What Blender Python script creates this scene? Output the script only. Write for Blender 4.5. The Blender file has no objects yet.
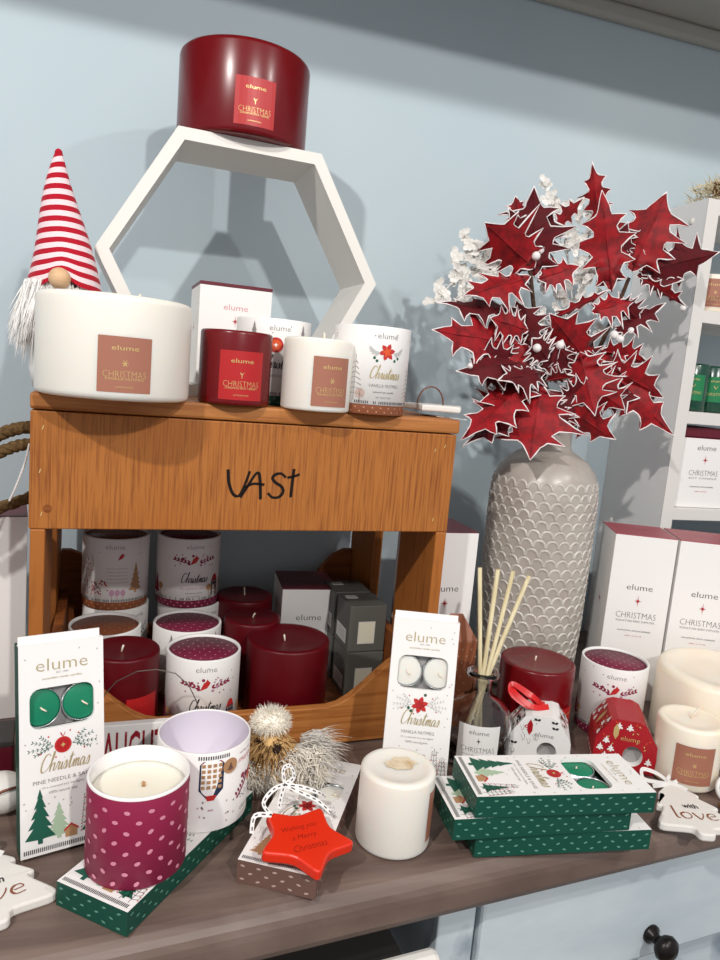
import bpy, bmesh, math, random
from mathutils import Vector, Matrix
R=math.radians; PI=math.pi
rnd=random.Random(7)
C=bpy.context.scene.collection
sc=bpy.context.scene

# ------------------------------------------------------------------ materials
def srgb(h):
    if isinstance(h,str):
        h=[int(h[i:i+2],16)/255 for i in (0,2,4)]
        h=[c/12.92 if c<=.04045 else ((c+.055)/1.055)**2.4 for c in h]
    return (*h,1)
def mat(name,col,rough=.6,spec=.5,metal=0,sss=0,sssr=(.01,.006,.004),coat=0,trans=0,noise=None,bump=None,sheen=0,emis=0):
    m=bpy.data.materials.new(name); m.use_nodes=True; nt=m.node_tree; b=nt.nodes['Principled BSDF']
    c=srgb(col)
    b.inputs['Base Color'].default_value=c; b.inputs['Roughness'].default_value=rough
    b.inputs['Specular IOR Level'].default_value=spec; b.inputs['Metallic'].default_value=metal
    if sss:
        b.inputs['Subsurface Weight'].default_value=sss; b.inputs['Subsurface Radius'].default_value=sssr; b.inputs['Subsurface Scale'].default_value=1
    if coat: b.inputs['Coat Weight'].default_value=coat; b.inputs['Coat Roughness'].default_value=.15
    if trans: b.inputs['Transmission Weight'].default_value=trans
    if sheen: b.inputs['Sheen Weight'].default_value=sheen; b.inputs['Sheen Roughness'].default_value=.4
    if emis: b.inputs['Emission Color'].default_value=c; b.inputs['Emission Strength'].default_value=emis
    if noise:    # (scale vector, second colour, low, high, detail)
        sv,c2,lo,hi,det=noise
        tc=nt.nodes.new('ShaderNodeTexCoord'); mp=nt.nodes.new('ShaderNodeMapping'); mp.inputs['Scale'].default_value=sv
        nz=nt.nodes.new('ShaderNodeTexNoise'); nz.inputs['Scale'].default_value=1; nz.inputs['Detail'].default_value=det; nz.inputs['Roughness'].default_value=.6
        rp=nt.nodes.new('ShaderNodeValToRGB'); rp.color_ramp.elements[0].position=lo; rp.color_ramp.elements[1].position=hi
        rp.color_ramp.elements[0].color=srgb(c2); rp.color_ramp.elements[1].color=c
        nt.links.new(tc.outputs['Object'],mp.inputs[0]); nt.links.new(mp.outputs[0],nz.inputs['Vector']); nt.links.new(nz.outputs['Fac'],rp.inputs[0]); nt.links.new(rp.outputs[0],b.inputs['Base Color'])
        m['ramp']=rp.name; m['fac']=nz.name
    if bump:     # (scale vector, strength, distance)
        sv,st,di=bump
        tc=nt.nodes.new('ShaderNodeTexCoord'); mp=nt.nodes.new('ShaderNodeMapping'); mp.inputs['Scale'].default_value=sv
        nz=nt.nodes.new('ShaderNodeTexNoise'); nz.inputs['Scale'].default_value=1; nz.inputs['Detail'].default_value=4
        bp=nt.nodes.new('ShaderNodeBump'); bp.inputs['Strength'].default_value=st; bp.inputs['Distance'].default_value=di
        nt.links.new(tc.outputs['Object'],mp.inputs[0]); nt.links.new(mp.outputs[0],nz.inputs['Vector']); nt.links.new(nz.outputs['Fac'],bp.inputs['Height']); nt.links.new(bp.outputs[0],b.inputs['Normal'])
    return m
def mixin(m,sv,c2,lo,hi,det=3,kind='noise'):   # add a second colour layer over what is there
    nt=m.node_tree; b=nt.nodes['Principled BSDF']
    tc=nt.nodes.new('ShaderNodeTexCoord'); mp=nt.nodes.new('ShaderNodeMapping'); mp.inputs['Scale'].default_value=sv
    nz=nt.nodes.new('ShaderNodeTexNoise'); nz.inputs['Scale'].default_value=1; nz.inputs['Detail'].default_value=det
    rp=nt.nodes.new('ShaderNodeMapRange'); rp.inputs['From Min'].default_value=lo; rp.inputs['From Max'].default_value=hi
    mx=nt.nodes.new('ShaderNodeMix'); mx.data_type='RGBA'; mx.inputs['B'].default_value=srgb(c2)
    old=b.inputs['Base Color']
    if old.is_linked: nt.links.new(old.links[0].from_socket,mx.inputs['A'])
    else: mx.inputs['A'].default_value=old.default_value
    nt.links.new(tc.outputs['Object'],mp.inputs[0]); nt.links.new(mp.outputs[0],nz.inputs['Vector']); nt.links.new(nz.outputs['Fac'],rp.inputs[0]); nt.links.new(rp.outputs[0],mx.inputs['Factor'])
    nt.links.new(mx.outputs['Result'],old)
    return m

M={}
M['wall']=mat('wall_paint','becbd1',.75,.25,noise=((2.2,2.2,2.2),'b7c6cd',.35,.65,2),bump=((60,60,60),.08,.002))
M['soffit']=mat('soffit_paint','a9a79f',.8)
M['top']=mixin(mat('worktop_stain','78655b',.42,.45,noise=((3,40,8),'54433d',.3,.62,6),bump=((6,90,20),.25,.002)),(8,14,8),'84736b',.55,.8,5)
M['blue']=mixin(mat('distressed_blue','bcc8cf',.55,.4,noise=((5,5,14),'d0d8dc',.35,.65,5)),(9,30,9),'7d8b97',.62,.75,6)
M['dark']=mat('dark_void','0c0a0a',.9,.1)
M['wood']=mixin(mat('orange_wood','a5632a',.5,.35,noise=((60,220,8),'854716',.30,.47,4),bump=((10,260,5),.35,.001)),(5,5,9),'b06a2c',.45,.8,3)
M['woodv']=mixin(mat('orange_wood_upright','ac6a2e',.5,.35,noise=((420,420,14),'83481c',.34,.55,6),bump=((420,420,14),.6,.0012)),(5,5,5),'a05c22',.45,.75,3)
M['woodd']=mat('aged_wood','8d4f21',.6,.3,noise=((8,120,120),'6a3513',.3,.6,5),bump=((8,160,160),.3,.001))  # darker brown wood, mostly on the crate's inner boards
M['woodt']=mat('board_wood','b3733b',.5,.35,noise=((7,160,160),'8f5020',.32,.55,5),bump=((8,160,160),.3,.001))
M['ink']=mat('burnt_ink','160f0c',.7,.2)
M['white']=mat('white_card','eeebe8',.5,.35)
M['whitep']=mat('white_paint','e3dfd8',.55,.4,bump=((90,90,90),.2,.001))
M['shelfw']=mat('bookcase_white','dcd8d3',.45,.4)
M['shelfg']=mat('bookcase_side','ebe8e6',.5,.4)
M['burg']=mat('burgundy_card','611424',.4,.4)
M['rose']=mat('rose_card','a2444e',.4,.4)
M['maroon']=mat('maroon_lid','75213c',.5,.35)
M['magenta']=mat('magenta_paper','8f1f45',.48,.4)
M['pinkdot']=mat('pale_pink_print','d98ba0',.5,.35)
M['copper']=mat('copper_paper','8a4f33',.45,.4)
M['copdot']=mat('copper_print','b98a68',.45,.4)
M['brown']=mat('brown_paper','6d5148',.55,.35)
M['browndot']=mat('beige_print','b8a094',.55,.3)
M['green']=mat('green_card','0d4a3c',.45,.4)
M['greendot']=mat('mint_print','5d917f',.5,.3)
M['teal']=mat('green_wax','0b7d5a',.45,.4,sss=.2,sssr=(.002,.006,.004))
M['cream']=mat('cream_wax','efe9d8',.45,.4,sss=.5,sssr=(.012,.009,.006))
M['waxw']=mat('white_wax','e9e4da',.42,.45,sss=.55,sssr=(.014,.010,.007))
M['waxp']=mat('peach_wax','f2e2cd',.42,.45,sss=.55,sssr=(.016,.010,.006),noise=((9,9,9),'f5ead9',.4,.6,2))
M['waxs']=mat('scorched_wax','e2d2b6',.6,.3,noise=((60,60,60),'c09a66',.25,.5,5))
M['waxr']=mat('red_wax','6a020c',.27,.4,sss=.08,sssr=(.005,.0004,.0004),coat=.08)
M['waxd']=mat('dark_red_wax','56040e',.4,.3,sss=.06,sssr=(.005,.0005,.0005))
M['wick']=mat('wick_cotton','e8dcc8',.8)
M['foil']=mat('tealight_metal','c9ccce',.3,.5,metal=.9)
M['grey']=mat('grey_insert','9a9796',.7)
M['lblr']=mat('red_label','b11f22',.4,.4)
M['lblb']=mat('brown_label','a36b57',.45,.4)
M['gold']=mat('gold_foil','d9bd7c',.35,.5,metal=.3)
M['palegold']=mat('pale_gold_ink','b5a57c',.45,.4,metal=.2)
M['pinkink']=mat('pink_ink','d97a86',.5)
M['blk']=mat('black_ink','2e2a2c',.6,.3)
M['greyink']=mat('grey_ink','8d8886',.6,.3)
M['lgrey']=mat('light_grey_ink','bcbab8',.6,.3)
M['starred']=mat('star_red_ink','b01c2c',.5,.4)
M['redp']=mat('red_paper','a81722',.45,.4)
M['ornred']=mat('print_red','bf2b2b',.5,.4)
M['leafink']=mat('leaf_green_ink','1f5a48',.5,.3)
M['sage']=mat('sage_ink','a9bfa2',.6,.3)
M['tan']=mat('tan_ink','b48a63',.6,.3)
M['navy']=mat('navy_ink','23304a',.6,.3)
M['plum']=mat('plum_ink','8a2440',.6,.3)
M['mauve']=mat('mauve_ink','b98fa5',.6,.3)
M['glitter']=mat('orange_ink','d8572a',.5,.3)
M['velvet']=mat('red_velvet','9a0613',.62,.35,sheen=.08,noise=((70,70,70),'6e020b',.35,.6,3),bump=((140,140,140),.3,.001))
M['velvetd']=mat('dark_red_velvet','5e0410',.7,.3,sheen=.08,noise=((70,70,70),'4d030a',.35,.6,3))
M['frost']=mat('frosted_edge','efe7e6',.7,.3,bump=((400,400,400),.6,.001))
M['stem']=mat('brown_stem','4a3428',.8,.2,noise=((90,90,90),'2f2019',.3,.6,3))
M['berry']=mat('white_berry','e9e4e2',.6,.35,bump=((300,300,300),.5,.001))
M['floral']=mat('white_plastic_petal','f0ece4',.4,.5,sss=.2,sssr=(.004,.004,.003))
M['vase']=mixin(mat('taupe_glaze','b5aca3',.32,.55,noise=((18,18,18),'a1988f',.3,.65,4),bump=((90,90,90),.2,.001)),(30,30,30),'b8b1a9',.55,.8,4)
M['vaser']=mat('raised_glaze','cdc7bf',.26,.6,noise=((30,30,30),'aaa298',.3,.6,4))
M['glass']=mat('clear_glass','ffffff',.02,.5,trans=1); M['glass'].node_tree.nodes['Principled BSDF'].inputs['IOR'].default_value=1.46
M['reed']=mat('reed_wood','ddd0ac',.6,.3,noise=((200,200,20),'c2b187',.3,.6,3))
M['ribbon']=mat('red_ribbon','cc1214',.35,.5)
M['twine']=mat('white_twine','dcd9d6',.7,.2)
M['lilac']=mat('white_inner_card','dcd3df',.55,.3)
M['starm']=mat('orange_red_gloss','e02d10',.35,.5,coat=.2)
M['starink']=mat('dark_red_ink','8a1c10',.6,.3)
M['hatr']=mat('red_knit','b01229',.85,.2,bump=((900,900,500),.6,.001),sheen=.2)
M['hatw']=mat('pale_pink_knit','e8d3d6',.85,.2,bump=((900,900,500),.6,.001),sheen=.2)
M['nose']=mat('wooden_nose','d9b48c',.5,.4,noise=((40,40,200),'cda377',.3,.6,3))
M['beard']=mat('beard_fibre','f7f4f0',.8,.2)
M['fur']=mat('cream_fur','f5eee0',.85,.2)
M['furg']=mat('grey_fur','cfcac4',.85,.2)
M['straw']=mat('straw','d9b27a',.7,.2)
M['strawd']=mat('dark_straw','6e4a26',.75,.2)
M['dkb']=mat('dark_bristle','2f211a',.8,.2)
M['boxg']=mat('slate_card','55544f',.5,.35,bump=((200,200,200),.1,.0006))
M['boxgd']=mat('charcoal_card','3a3836',.5,.35)
M['lblw']=mat('label_white','d9d7d2',.5,.3)
M['lblcream']=mat('label_cream','c9c5b0',.5,.3)
M['rope']=mat('jute_rope','6e5638',.9,.1,noise=((300,300,300),'4b3a25',.3,.6,3),bump=((400,400,400),.8,.002))
M['wire']=mat('grey_wire','6f675f',.4,.5,metal=.7)
M['copwire']=mat('copper_wire','7b4a38',.4,.5,metal=.5)
M['black']=mat('black_metal','17120f',.35,.5,metal=.4)
M['pampas']=mat('dried_grass','e2d3b2',.85,.2)
M['dkgreen']=mat('dark_green_glass','06402e',.25,.5,coat=.3)
M['grnlbl']=mat('green_label','1e7a4b',.4,.4)
M['signw']=mat('sign_white','e6e2df',.6,.3)
M['signr']=mat('sign_red','8f1726',.6,.3,noise=((260,260,260),'c07a80',.28,.40,3))
M['bluey']=mat('blue_enamel','2f7fa8',.3,.5); M['yel']=mat('yellow_enamel','e0b32a',.3,.5)
M['floor']=mat('floor_boards','7d7268',.6)
M['lamp']=None

# ------------------------------------------------------------------ mesh builder
def frame(o,x,y,z): # matrix from origin and axes
    return Matrix(((x[0],y[0],z[0],o[0]),(x[1],y[1],z[1],o[1]),(x[2],y[2],z[2],o[2]),(0,0,0,1)))
class MB:
    def __init__(s): s.v=[]; s.f=[]; s.m=[]; s.mats=[]; s.sm=[]
    def mi(s,m):
        if m not in s.mats: s.mats.append(m)
        return s.mats.index(m)
    def add(s,vs,fs,m,smooth=False,X=None):
        o=len(s.v); i=s.mi(m)
        s.v+= [tuple(X@Vector(v)) if X else tuple(v) for v in vs]
        for f in fs: s.f.append([o+k for k in f]); s.m.append(i); s.sm.append(smooth)
    def box(s,m,x0,x1,y0,y1,z0,z1,b=0,X=None,seg=2):
        bm=bmesh.new(); bmesh.ops.create_cube(bm,size=1)
        for v in bm.verts: v.co=Vector(((x0+x1)/2+v.co.x*(x1-x0),(y0+y1)/2+v.co.y*(y1-y0),(z0+z1)/2+v.co.z*(z1-z0)))
        if b: bmesh.ops.bevel(bm,geom=bm.edges[:],offset=b,segments=seg,affect='EDGES',profile=.5)
        s.frombm(bm,m,X)
    def frombm(s,bm,m,X=None,smooth=False):
        bm.verts.index_update(); s.add([v.co.copy() for v in bm.verts],[[v.index for v in f.verts] for f in bm.faces],m,smooth,X); bm.free()
    def prism(s,m,poly,z0,z1,b=0,X=None,seg=2):
        bm=bmesh.new(); vs=[bm.verts.new((p[0],p[1],z0)) for p in poly]; f=bm.faces.new(vs)
        r=bmesh.ops.extrude_face_region(bm,geom=[f])
        for g in r['geom']:
            if isinstance(g,bmesh.types.BMVert): g.co.z=z1
        bmesh.ops.recalc_face_normals(bm,faces=bm.faces[:])
        if b:
            ed=[e for e in bm.edges if abs(e.verts[0].co.z-e.verts[1].co.z)<1e-7]
            bmesh.ops.bevel(bm,geom=ed,offset=b,segments=seg,affect='EDGES',profile=.5)
        s.frombm(bm,m,X)
    def lathe(s,m,prof,n=48,X=None,smooth=True,mats=None,caps=False):
        vs=[];fs=[]
        for j,(r,z) in enumerate(prof):
            for i in range(n):
                a=2*PI*i/n; vs.append((r*math.cos(a),r*math.sin(a),z))
        for j in range(len(prof)-1):
            for i in range(n):
                a,b=j*n+i,j*n+(i+1)%n; fs.append(([a,b,b+n,a+n],j))
        if mats is None: s.add(vs,[f for f,_ in fs],m,smooth,X)
        else:
            o=len(s.v); s.add(vs,[],m,smooth,X)
            for f,j in fs: s.f.append([o+k for k in f]); s.m.append(s.mi(mats[j])); s.sm.append(smooth)
        o=len(s.v)-len(vs)
        if not caps: return
        if prof[0][0]>1e-6: s.f.append([o+i for i in range(n)][::-1]); s.m.append(s.mi(mats[0] if mats else m)); s.sm.append(False)
        if prof[-1][0]>1e-6: s.f.append([o+(len(prof)-1)*n+i for i in range(n)]); s.m.append(s.mi(mats[-1] if mats else m)); s.sm.append(False)
    def tube(s,m,pts,r,n=8,X=None,cap=True):
        pts=[Vector(p) for p in pts]; rr=r if isinstance(r,(list,tuple)) else [r]*len(pts)
        t=(pts[1]-pts[0]).normalized(); up=Vector((0,0,1)) if abs(t.z)<.9 else Vector((1,0,0)); u=t.cross(up).normalized()
        vs=[];fs=[]
        for i,p in enumerate(pts):
            t=(pts[min(i+1,len(pts)-1)]-pts[max(i-1,0)]).normalized(); u=(u-t*u.dot(t)).normalized(); w=t.cross(u)
            for k in range(n):
                a=2*PI*k/n; vs.append(p+(u*math.cos(a)+w*math.sin(a))*rr[i])
        for i in range(len(pts)-1):
            for k in range(n): a,b=i*n+k,i*n+(k+1)%n; fs.append([a,b,b+n,a+n])
        if cap: fs.append(list(range(n))[::-1]); fs.append([(len(pts)-1)*n+k for k in range(n)])
        s.add(vs,fs,m,True,X)
    def sphere(s,m,c,r,sc=(1,1,1),n=16,X=None):
        bm=bmesh.new(); bmesh.ops.create_uvsphere(bm,u_segments=n,v_segments=max(6,n//2),radius=r)
        for v in bm.verts: v.co=Vector((v.co.x*sc[0]+c[0],v.co.y*sc[1]+c[1],v.co.z*sc[2]+c[2]))
        s.frombm(bm,m,X,True)
    def blade(s,m,p,d,w,bend=Vector((0,0,0)),n=3):   # one hair, straw or petal strand: a thin tapering three-sided spike
        p=Vector(p); d=Vector(d); bend=Vector(bend); L=d.length; t=d/L
        u=t.cross(Vector((.31,.22,.93))).normalized(); q=t.cross(u); vs=[];fs=[]
        for i in range(n+1):
            k=i/n; c=p+d*k+bend*k*k; ww=w*(1-k*.92)*.5
            for j in range(3):
                a=2*PI*j/3; vs.append(c+(u*math.cos(a)+q*math.sin(a))*ww)
        for i in range(n):
            for j in range(3): a,b=i*3+j,i*3+(j+1)%3; fs.append([a,b,b+3,a+3])
        s.add(vs,fs,m,True)
    def build(s,name,parent=None,loc=None,rot=None):
        me=bpy.data.meshes.new(name); me.from_pydata(s.v,[],s.f)
        for m in s.mats: me.materials.append(m)
        me.polygons.foreach_set('material_index',s.m); me.polygons.foreach_set('use_smooth',s.sm); me.update()
        o=bpy.data.objects.new(name,me); C.objects.link(o)
        if parent: o.parent=parent
        if loc: o.location=loc
        if rot: o.rotation_euler=rot
        return o
def tag(o,label,cat,group=None,kind=None):
    o['label']=label; o['category']=cat
    if group: o['group']=group
    if kind: o['kind']=kind
    return o
def thing(name,label,cat,loc=(0,0,0),rotz=0,group=None,rot=None):
    o=bpy.data.objects.new(name,None); C.objects.link(o); o.empty_display_size=.02
    o.location=loc; o.rotation_euler=rot or (0,0,R(rotz)); return tag(o,label,cat,group)
def struct(name,mb):
    o=mb.build(name); o['kind']='structure'; return o
def dup(o,label=None,loc=None,rotz=None,group=None,parent=None):
    c=o.copy(); C.objects.link(c)
    if parent: c.parent=parent
    if label: c['label']=label
    if group: c['group']=group
    if loc: c.location=loc
    if rotz is not None: c.rotation_euler=(0,0,R(rotz))
    for ch in o.children: dup(ch,parent=c)
    return c

# ------------------------------------------------------------------ printed marks
def flat(o,u,v,n):      # mapping of a flat face
    o,u,v,n=map(Vector,(o,u,v,n)); return lambda a,b,e: o+u*a+v*b+n*e
def cylm(r,z0=0,a0=0):  # mapping of a drum facing -Y
    def f(a,b,e):
        t=a/r+a0; return Vector(((r+e)*math.sin(t),-(r+e)*math.cos(t),z0+b))
    return f
E0=.00035
_tc={}
def glyphs(txt,thin):
    k=(txt,thin)
    if k not in _tc:
        cu=bpy.data.curves.new('t','FONT'); cu.body=txt; cu.resolution_u=2; cu.offset=-thin; cu.align_x='CENTER'; cu.align_y='CENTER'
        ob=bpy.data.objects.new('t',cu); me=bpy.data.meshes.new_from_object(ob)
        vs=[v.co.copy() for v in me.vertices]; fs=[list(p.vertices) for p in me.polygons]
        bpy.data.objects.remove(ob); bpy.data.meshes.remove(me); bpy.data.curves.remove(cu)
        xs=[v.x for v in vs]; ys=[v.y for v in vs]
        cx=(min(xs)+max(xs))/2; cy=(min(ys)+max(ys))/2; w=max(xs)-min(xs); h=max(ys)-min(ys)
        _tc[k]=([( (v.x-cx)/w,(v.y-cy)/h) for v in vs],fs)
    return _tc[k]
def text(mb,mp,txt,u,v,w,h,m,thin=0,e=E0,slant=0):   # text fitted into w x h about (u,v)
    vs,fs=glyphs(txt,thin)
    mb.add([mp(u+a*w+b*h*slant,v+b*h,e) for a,b in vs],fs,m)
def poly(mb,mp,pts,m,u=0,v=0,s=1,e=E0,rot=0):
    c,d=math.cos(rot)*s,math.sin(rot)*s
    mb.add([mp(u+a*c-b*d,v+a*d+b*c,e) for a,b in pts],[list(range(len(pts)))],m)
def dot(mb,mp,u,v,r,m,n=7,e=E0,ry=None):
    poly(mb,mp,[(r*math.cos(2*PI*i/n),(ry or r)*math.sin(2*PI*i/n)) for i in range(n)],m,u,v,1,e)
def ribbon(mb,mp,pts,w,m,u=0,v=0,s=1,e=E0,slant=0,var=.6):
    P=[]
    n=len(pts)
    for i in range(n-1):     # Catmull-Rom
        p0,p1,p2,p3=[Vector(pts[max(0,min(n-1,i+k))]) for k in (-1,0,1,2)]
        for t in (0,.25,.5,.75): P.append(.5*((2*p1)+(p2-p0)*t+(2*p0-5*p1+4*p2-p3)*t*t+(3*p1-p0-3*p2+p3)*t**3))
    P.append(Vector(pts[-1])); vs=[]
    for i,p in enumerate(P):
        d=(P[min(i+1,len(P)-1)]-P[max(i-1,0)]); d=d.normalized() if d.length else Vector((1,0))
        ww=w*.5*(1+var*(1 if d.y<-.3 else -.3)); q=Vector((-d.y,d.x))*ww
        for g in (p*s+q,p*s-q): vs.append(mp(u+g.x+g.y*slant,v+g.y,e))
    mb.add(vs,[[2*i,2*i+1,2*i+3,2*i+2] for i in range(len(P)-1)],m)
SCR=[[(.95,1.9),(.7,2.2),(.3,2.0),(.05,1.2),(.1,.3),(.45,0),(.9,.3),(1.15,.8),(1.45,1.6),(1.5,2.3),(1.35,2.3),(1.3,1.2),(1.3,0)],
 [(1.3,.3),(1.5,.9),(1.75,.95),(1.8,.6),(1.8,.1),(2,.1),(2.15,.5),(2.25,1.05),(2.3,.9),(2.5,.95),(2.45,.4),(2.5,.02),(2.7,.2),(2.85,.9),(2.85,.15),(2.95,0),(3.1,.2),(3.35,1.05),(3.5,.5),(3.4,0),(3.15,.1)],
 [(2.93,1.35),(3.0,1.45)],[(3.4,0),(3.7,.3),(4,1.9),(3.95,.2),(4.1,0),(4.3,.3),(4.45,.95),(4.5,0)],[(3.7,1.35),(4.4,1.5)],
 [(4.5,.3),(4.7,.95),(4.8,.85),(4.8,0)],[(4.8,.3),(5,.95),(5.12,.85),(5.12,.15),(5.25,0),(5.5,.4)],
 [(5.95,.85),(5.7,1),(5.45,.6),(5.5,.05),(5.75,.1),(5.95,.9),(5.95,.15),(6.1,0),(6.3,.3),(6.5,1.05),(6.65,.5),(6.55,0),(6.25,.1)]]
def script(mb,mp,u,v,w,m,th=.0006):
    s=w/6.7
    for st in SCR: ribbon(mb,mp,[(x-3.35,y*1.15) for x,y in st],th,m,u,v,s,slant=.25)
def star8(r,q=.28,k=1.5):
    return [((r*(k if i==0 or i==8 else 1) if i%4==0 else (r*.62 if i%2==0 else r*q))*math.sin(2*PI*i/16),(r*(k if i in(0,8) else 1) if i%4==0 else (r*.62 if i%2==0 else r*q))*math.cos(2*PI*i/16)) for i in range(16)]
def leafp(L,w): return [(0,0),(L*.3,w*.5),(L*.7,w*.42),(L,0),(L*.7,-w*.42),(L*.3,-w*.5)]
def fir(h,w,tiers=4):
    r=[(0,h)]; l=[]
    for i in range(tiers):
        y=h*(1-(i+1)/tiers*.9); x=w*.5*(i+1)/tiers; r+=[(x,y),(x*.55,y+h*.02)]; l=[(-x*.55,y+h*.02),(-x,y)][::1]+l
    r.pop(); l=l[1:] if False else l
    return r+[(w*.08,h*.08),(w*.08,0),(-w*.08,0),(-w*.08,h*.08)]+l[1:]
def sprig(mb,mp,u,v,s,col1,col2,flip=1):
    for side in (-1,1):
        for k in range(5):
            x=side*(.25+.17*k); 
            for q in (-1,1): poly(mb,mp,leafp(.2,.09),col1 if k%2 else col2,u+x*s,v+(.06*k*.6+.02)*s,s,rot=(PI/2 if side>0 else PI/2)-side*(.75+ (.9 if q<0 else -.1)))
        for k in range(6): dot(mb,mp,u+side*rnd.uniform(.3,1.0)*s,v+rnd.uniform(-.25,.45)*s,.035*s,col1,6)
def bird(mb,mp,u,v,s,m):
    poly(mb,mp,[(-.5,-.45),(-.35,-.1),(-.2,.25),(0,.4),(.1,.62),(.25,.42),(.4,.3),(.3,.1),(.1,-.2),(-.15,-.3)],m,u,v,s)
def snow(mb,mp,u0,u1,v0,v1,n,m,r=.0006,avoid=None):
    for _ in range(n):
        u,v=rnd.uniform(u0,u1),rnd.uniform(v0,v1)
        if avoid and avoid[0]<u<avoid[1] and avoid[2]<v<avoid[3]: continue
        if rnd.random()<.35: poly(mb,mp,star8(r*2.2,.3,1),m,u,v)
        else: dot(mb,mp,u,v,r,m,6)
def house(mb,mp,u,v,s,wallm,roofm):
    poly(mb,mp,[(-.5,0),(.5,0),(.5,.62),(0,1),(-.5,.62)],wallm,u,v,s)
    poly(mb,mp,[(-.62,.52),(0,1.02),(.62,.52),(.62,.7),(0,1.2),(-.62,.7)],roofm,u,v,s,e=E0*1.6); dot(mb,mp,u,v+.42*s,.15*s,M['tan'],8,E0*1.6)
def patch(mb,mp,u0,u1,v0,v1,m,e=.0002,n=10):
    vs=[];
    for i in range(n+1):
        a=u0+(u1-u0)*i/n; vs+=[mp(a,v0,e),mp(a,v1,e)]
    mb.add(vs,[[2*i,2*i+2,2*i+3,2*i+1] for i in range(n)],m)

# ------------------------------------------------------------------ the room
CAMD=dict(f=710.67,yaw=-.3076,pitch=.1454,roll=.0861,loc=(.0999,-.7493,.4419))
wm=MB(); wm.box(M['wall'],-1.6,2.4,.36,.42,-.85,1.076); struct('wall_back',wm)
wm=MB(); wm.box(M['floor'],-1.6,2.4,-2.6,.42,-.90,-.85); struct('floor',wm)
wm=MB(); wm.box(M['soffit'],-1.6,2.4,-.11,.42,1.076,1.25); wm.box(M['soffit'],-1.6,2.4,.342,.36,1.050,1.076,.006); struct('ceiling',wm)

# sideboard: worktop with a rounded front edge running at a slight angle to the wall
SA=R(5.4)
sb=thing('sideboard','pale blue distressed sideboard with a brown stained worktop carrying the whole display','sideboard',(.017,-.233,0))
def fe(x): return .0945*x          # worktop front edge, relative to the empty
rr=.022; T=.049
prof=[(0,0)]+[(-rr*math.sin(a),-rr+rr*math.cos(a)) for a in [R(x) for x in (15,30,45,60,75,90)]]+[(-rr,-T+.012),(-rr+.004,-T+.004),(-rr+.012,-T)]
m=MB(); xs=[-.9+.15*i for i in range(18)]; vs=[]
for x in xs:
    vs+= [(x-.0*y,fe(x)+y,z) for y,z in prof]+[(x,.588,-T),(x,.588,0)]
k=len(prof)+2; fs=[]
for i in range(len(xs)-1):
    for j in range(k): a,b=i*k+j,i*k+(j+1)%k; fs.append([a,a+k,b+k,b])
fs+=[list(range(k)),[(len(xs)-1)*k+j for j in range(k)][::-1]]
m.add(vs,fs,M['top'],False); wt=m.build('worktop',sb)
for pl in wt.data.polygons: pl.use_smooth = abs(pl.normal.z)<.97 and pl.normal.y<-.1
XB=Matrix.Rotation(SA,4,'Z')       # local frame along the front edge
fx=.012                            # face of the carcass behind the edge
m=MB()
m.box(M['blue'],-.8,1.5,fx+.02,.30,-.84,-T-.145,X=XB)                # below the drawers
m.box(M['blue'],.385,.428,fx,.30,-T-.15,-T,.002,X=XB)              # stile
m.box(M['blue'],-.8,1.5,.30,.43,-.84,-T,X=XB); m.box(M['blue'],1.30,1.5,fx,.30,-T-.15,-T,X=XB); m.box(M['blue'],-.8,-.30,fx,.30,-T-.15,-T,X=XB)
m.box(M['dark'],-.3,.385,.26,.298,-T-.14,-T-.001,X=XB)  # near-black sheet paints the shade deep in the drawer opening
m.build('carcass',sb)
m=MB(); m.box(M['blue'],.432,1.28,fx-.006,fx+.016,-T-.14,-T-.006,.004,X=XB); m.box(M['blue'],.48,1.26,fx+.016,.25,-T-.13,-T-.05,X=XB)
d=m.build('drawer',sb); d['label']='closed drawer with a turned black knob'
m=MB(); kX=XB@Matrix.Translation((.666,fx-.006,-.158))@Matrix.Rotation(PI/2,4,'X')
m.lathe(M['black'],[(.0001,-.001),(.011,0),(.011,.003),(.006,.007),(.006,.013),(.012,.017),(.015,.022),(.014,.028),(.009,.032),(.0001,.034)],24,X=kX); m.build('knob',d)
m=MB(); dX=XB@Matrix.Translation((0,-.035,0))
m.box(M['whitep'],-.22,.362,-.002,.016,-T-.16,-T-.022,.006,X=dX); m.box(M['boxgd'],-.21,.35,.016,.25,-T-.15,-T-.06,X=dX)  # charcoal drawer body puts the interior's shade into its colour
d=m.build('drawer',sb); d['label']='drawer pulled slightly open, white top edge'

# bookcase on the right
bx=.925
bc=thing('bookcase','white shelving unit at the right, against the blue wall','bookcase',(bx,.2,0))
m=MB(); m.box(M['shelfg'],0,.022,0,.16,0,.758,.001); sp=m.build('side_panel',bc)
m=MB(); m.box(M['shelfw'],-.0003,.0223,-.0012,.0004,0,.758,.0004); m.build('edge_strip',bc)
for y,z in ((.125,.222),(.045,.222),(.03,.728),(.14,.735)):
    m=MB(); m.sphere(M['whitep'],(-.0005,y,z),.0055,(.5,1,1),12); m.build('screw_cap',bc)
for z in (.02,.25,.41,.571,.735):
    m=MB(); m.box(M['shelfw'],.022,.62,0,.16,z,z+.02,.001); m.build('shelf',bc)
m=MB(); m.box(M['wall'],.022,.62,.156,.1595,.02,.755); m.build('back_panel',bc)
m=MB(); m.box(M['shelfg'],.62,.642,0,.16,0,.758,.001); m.build('side_panel',bc)

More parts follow.
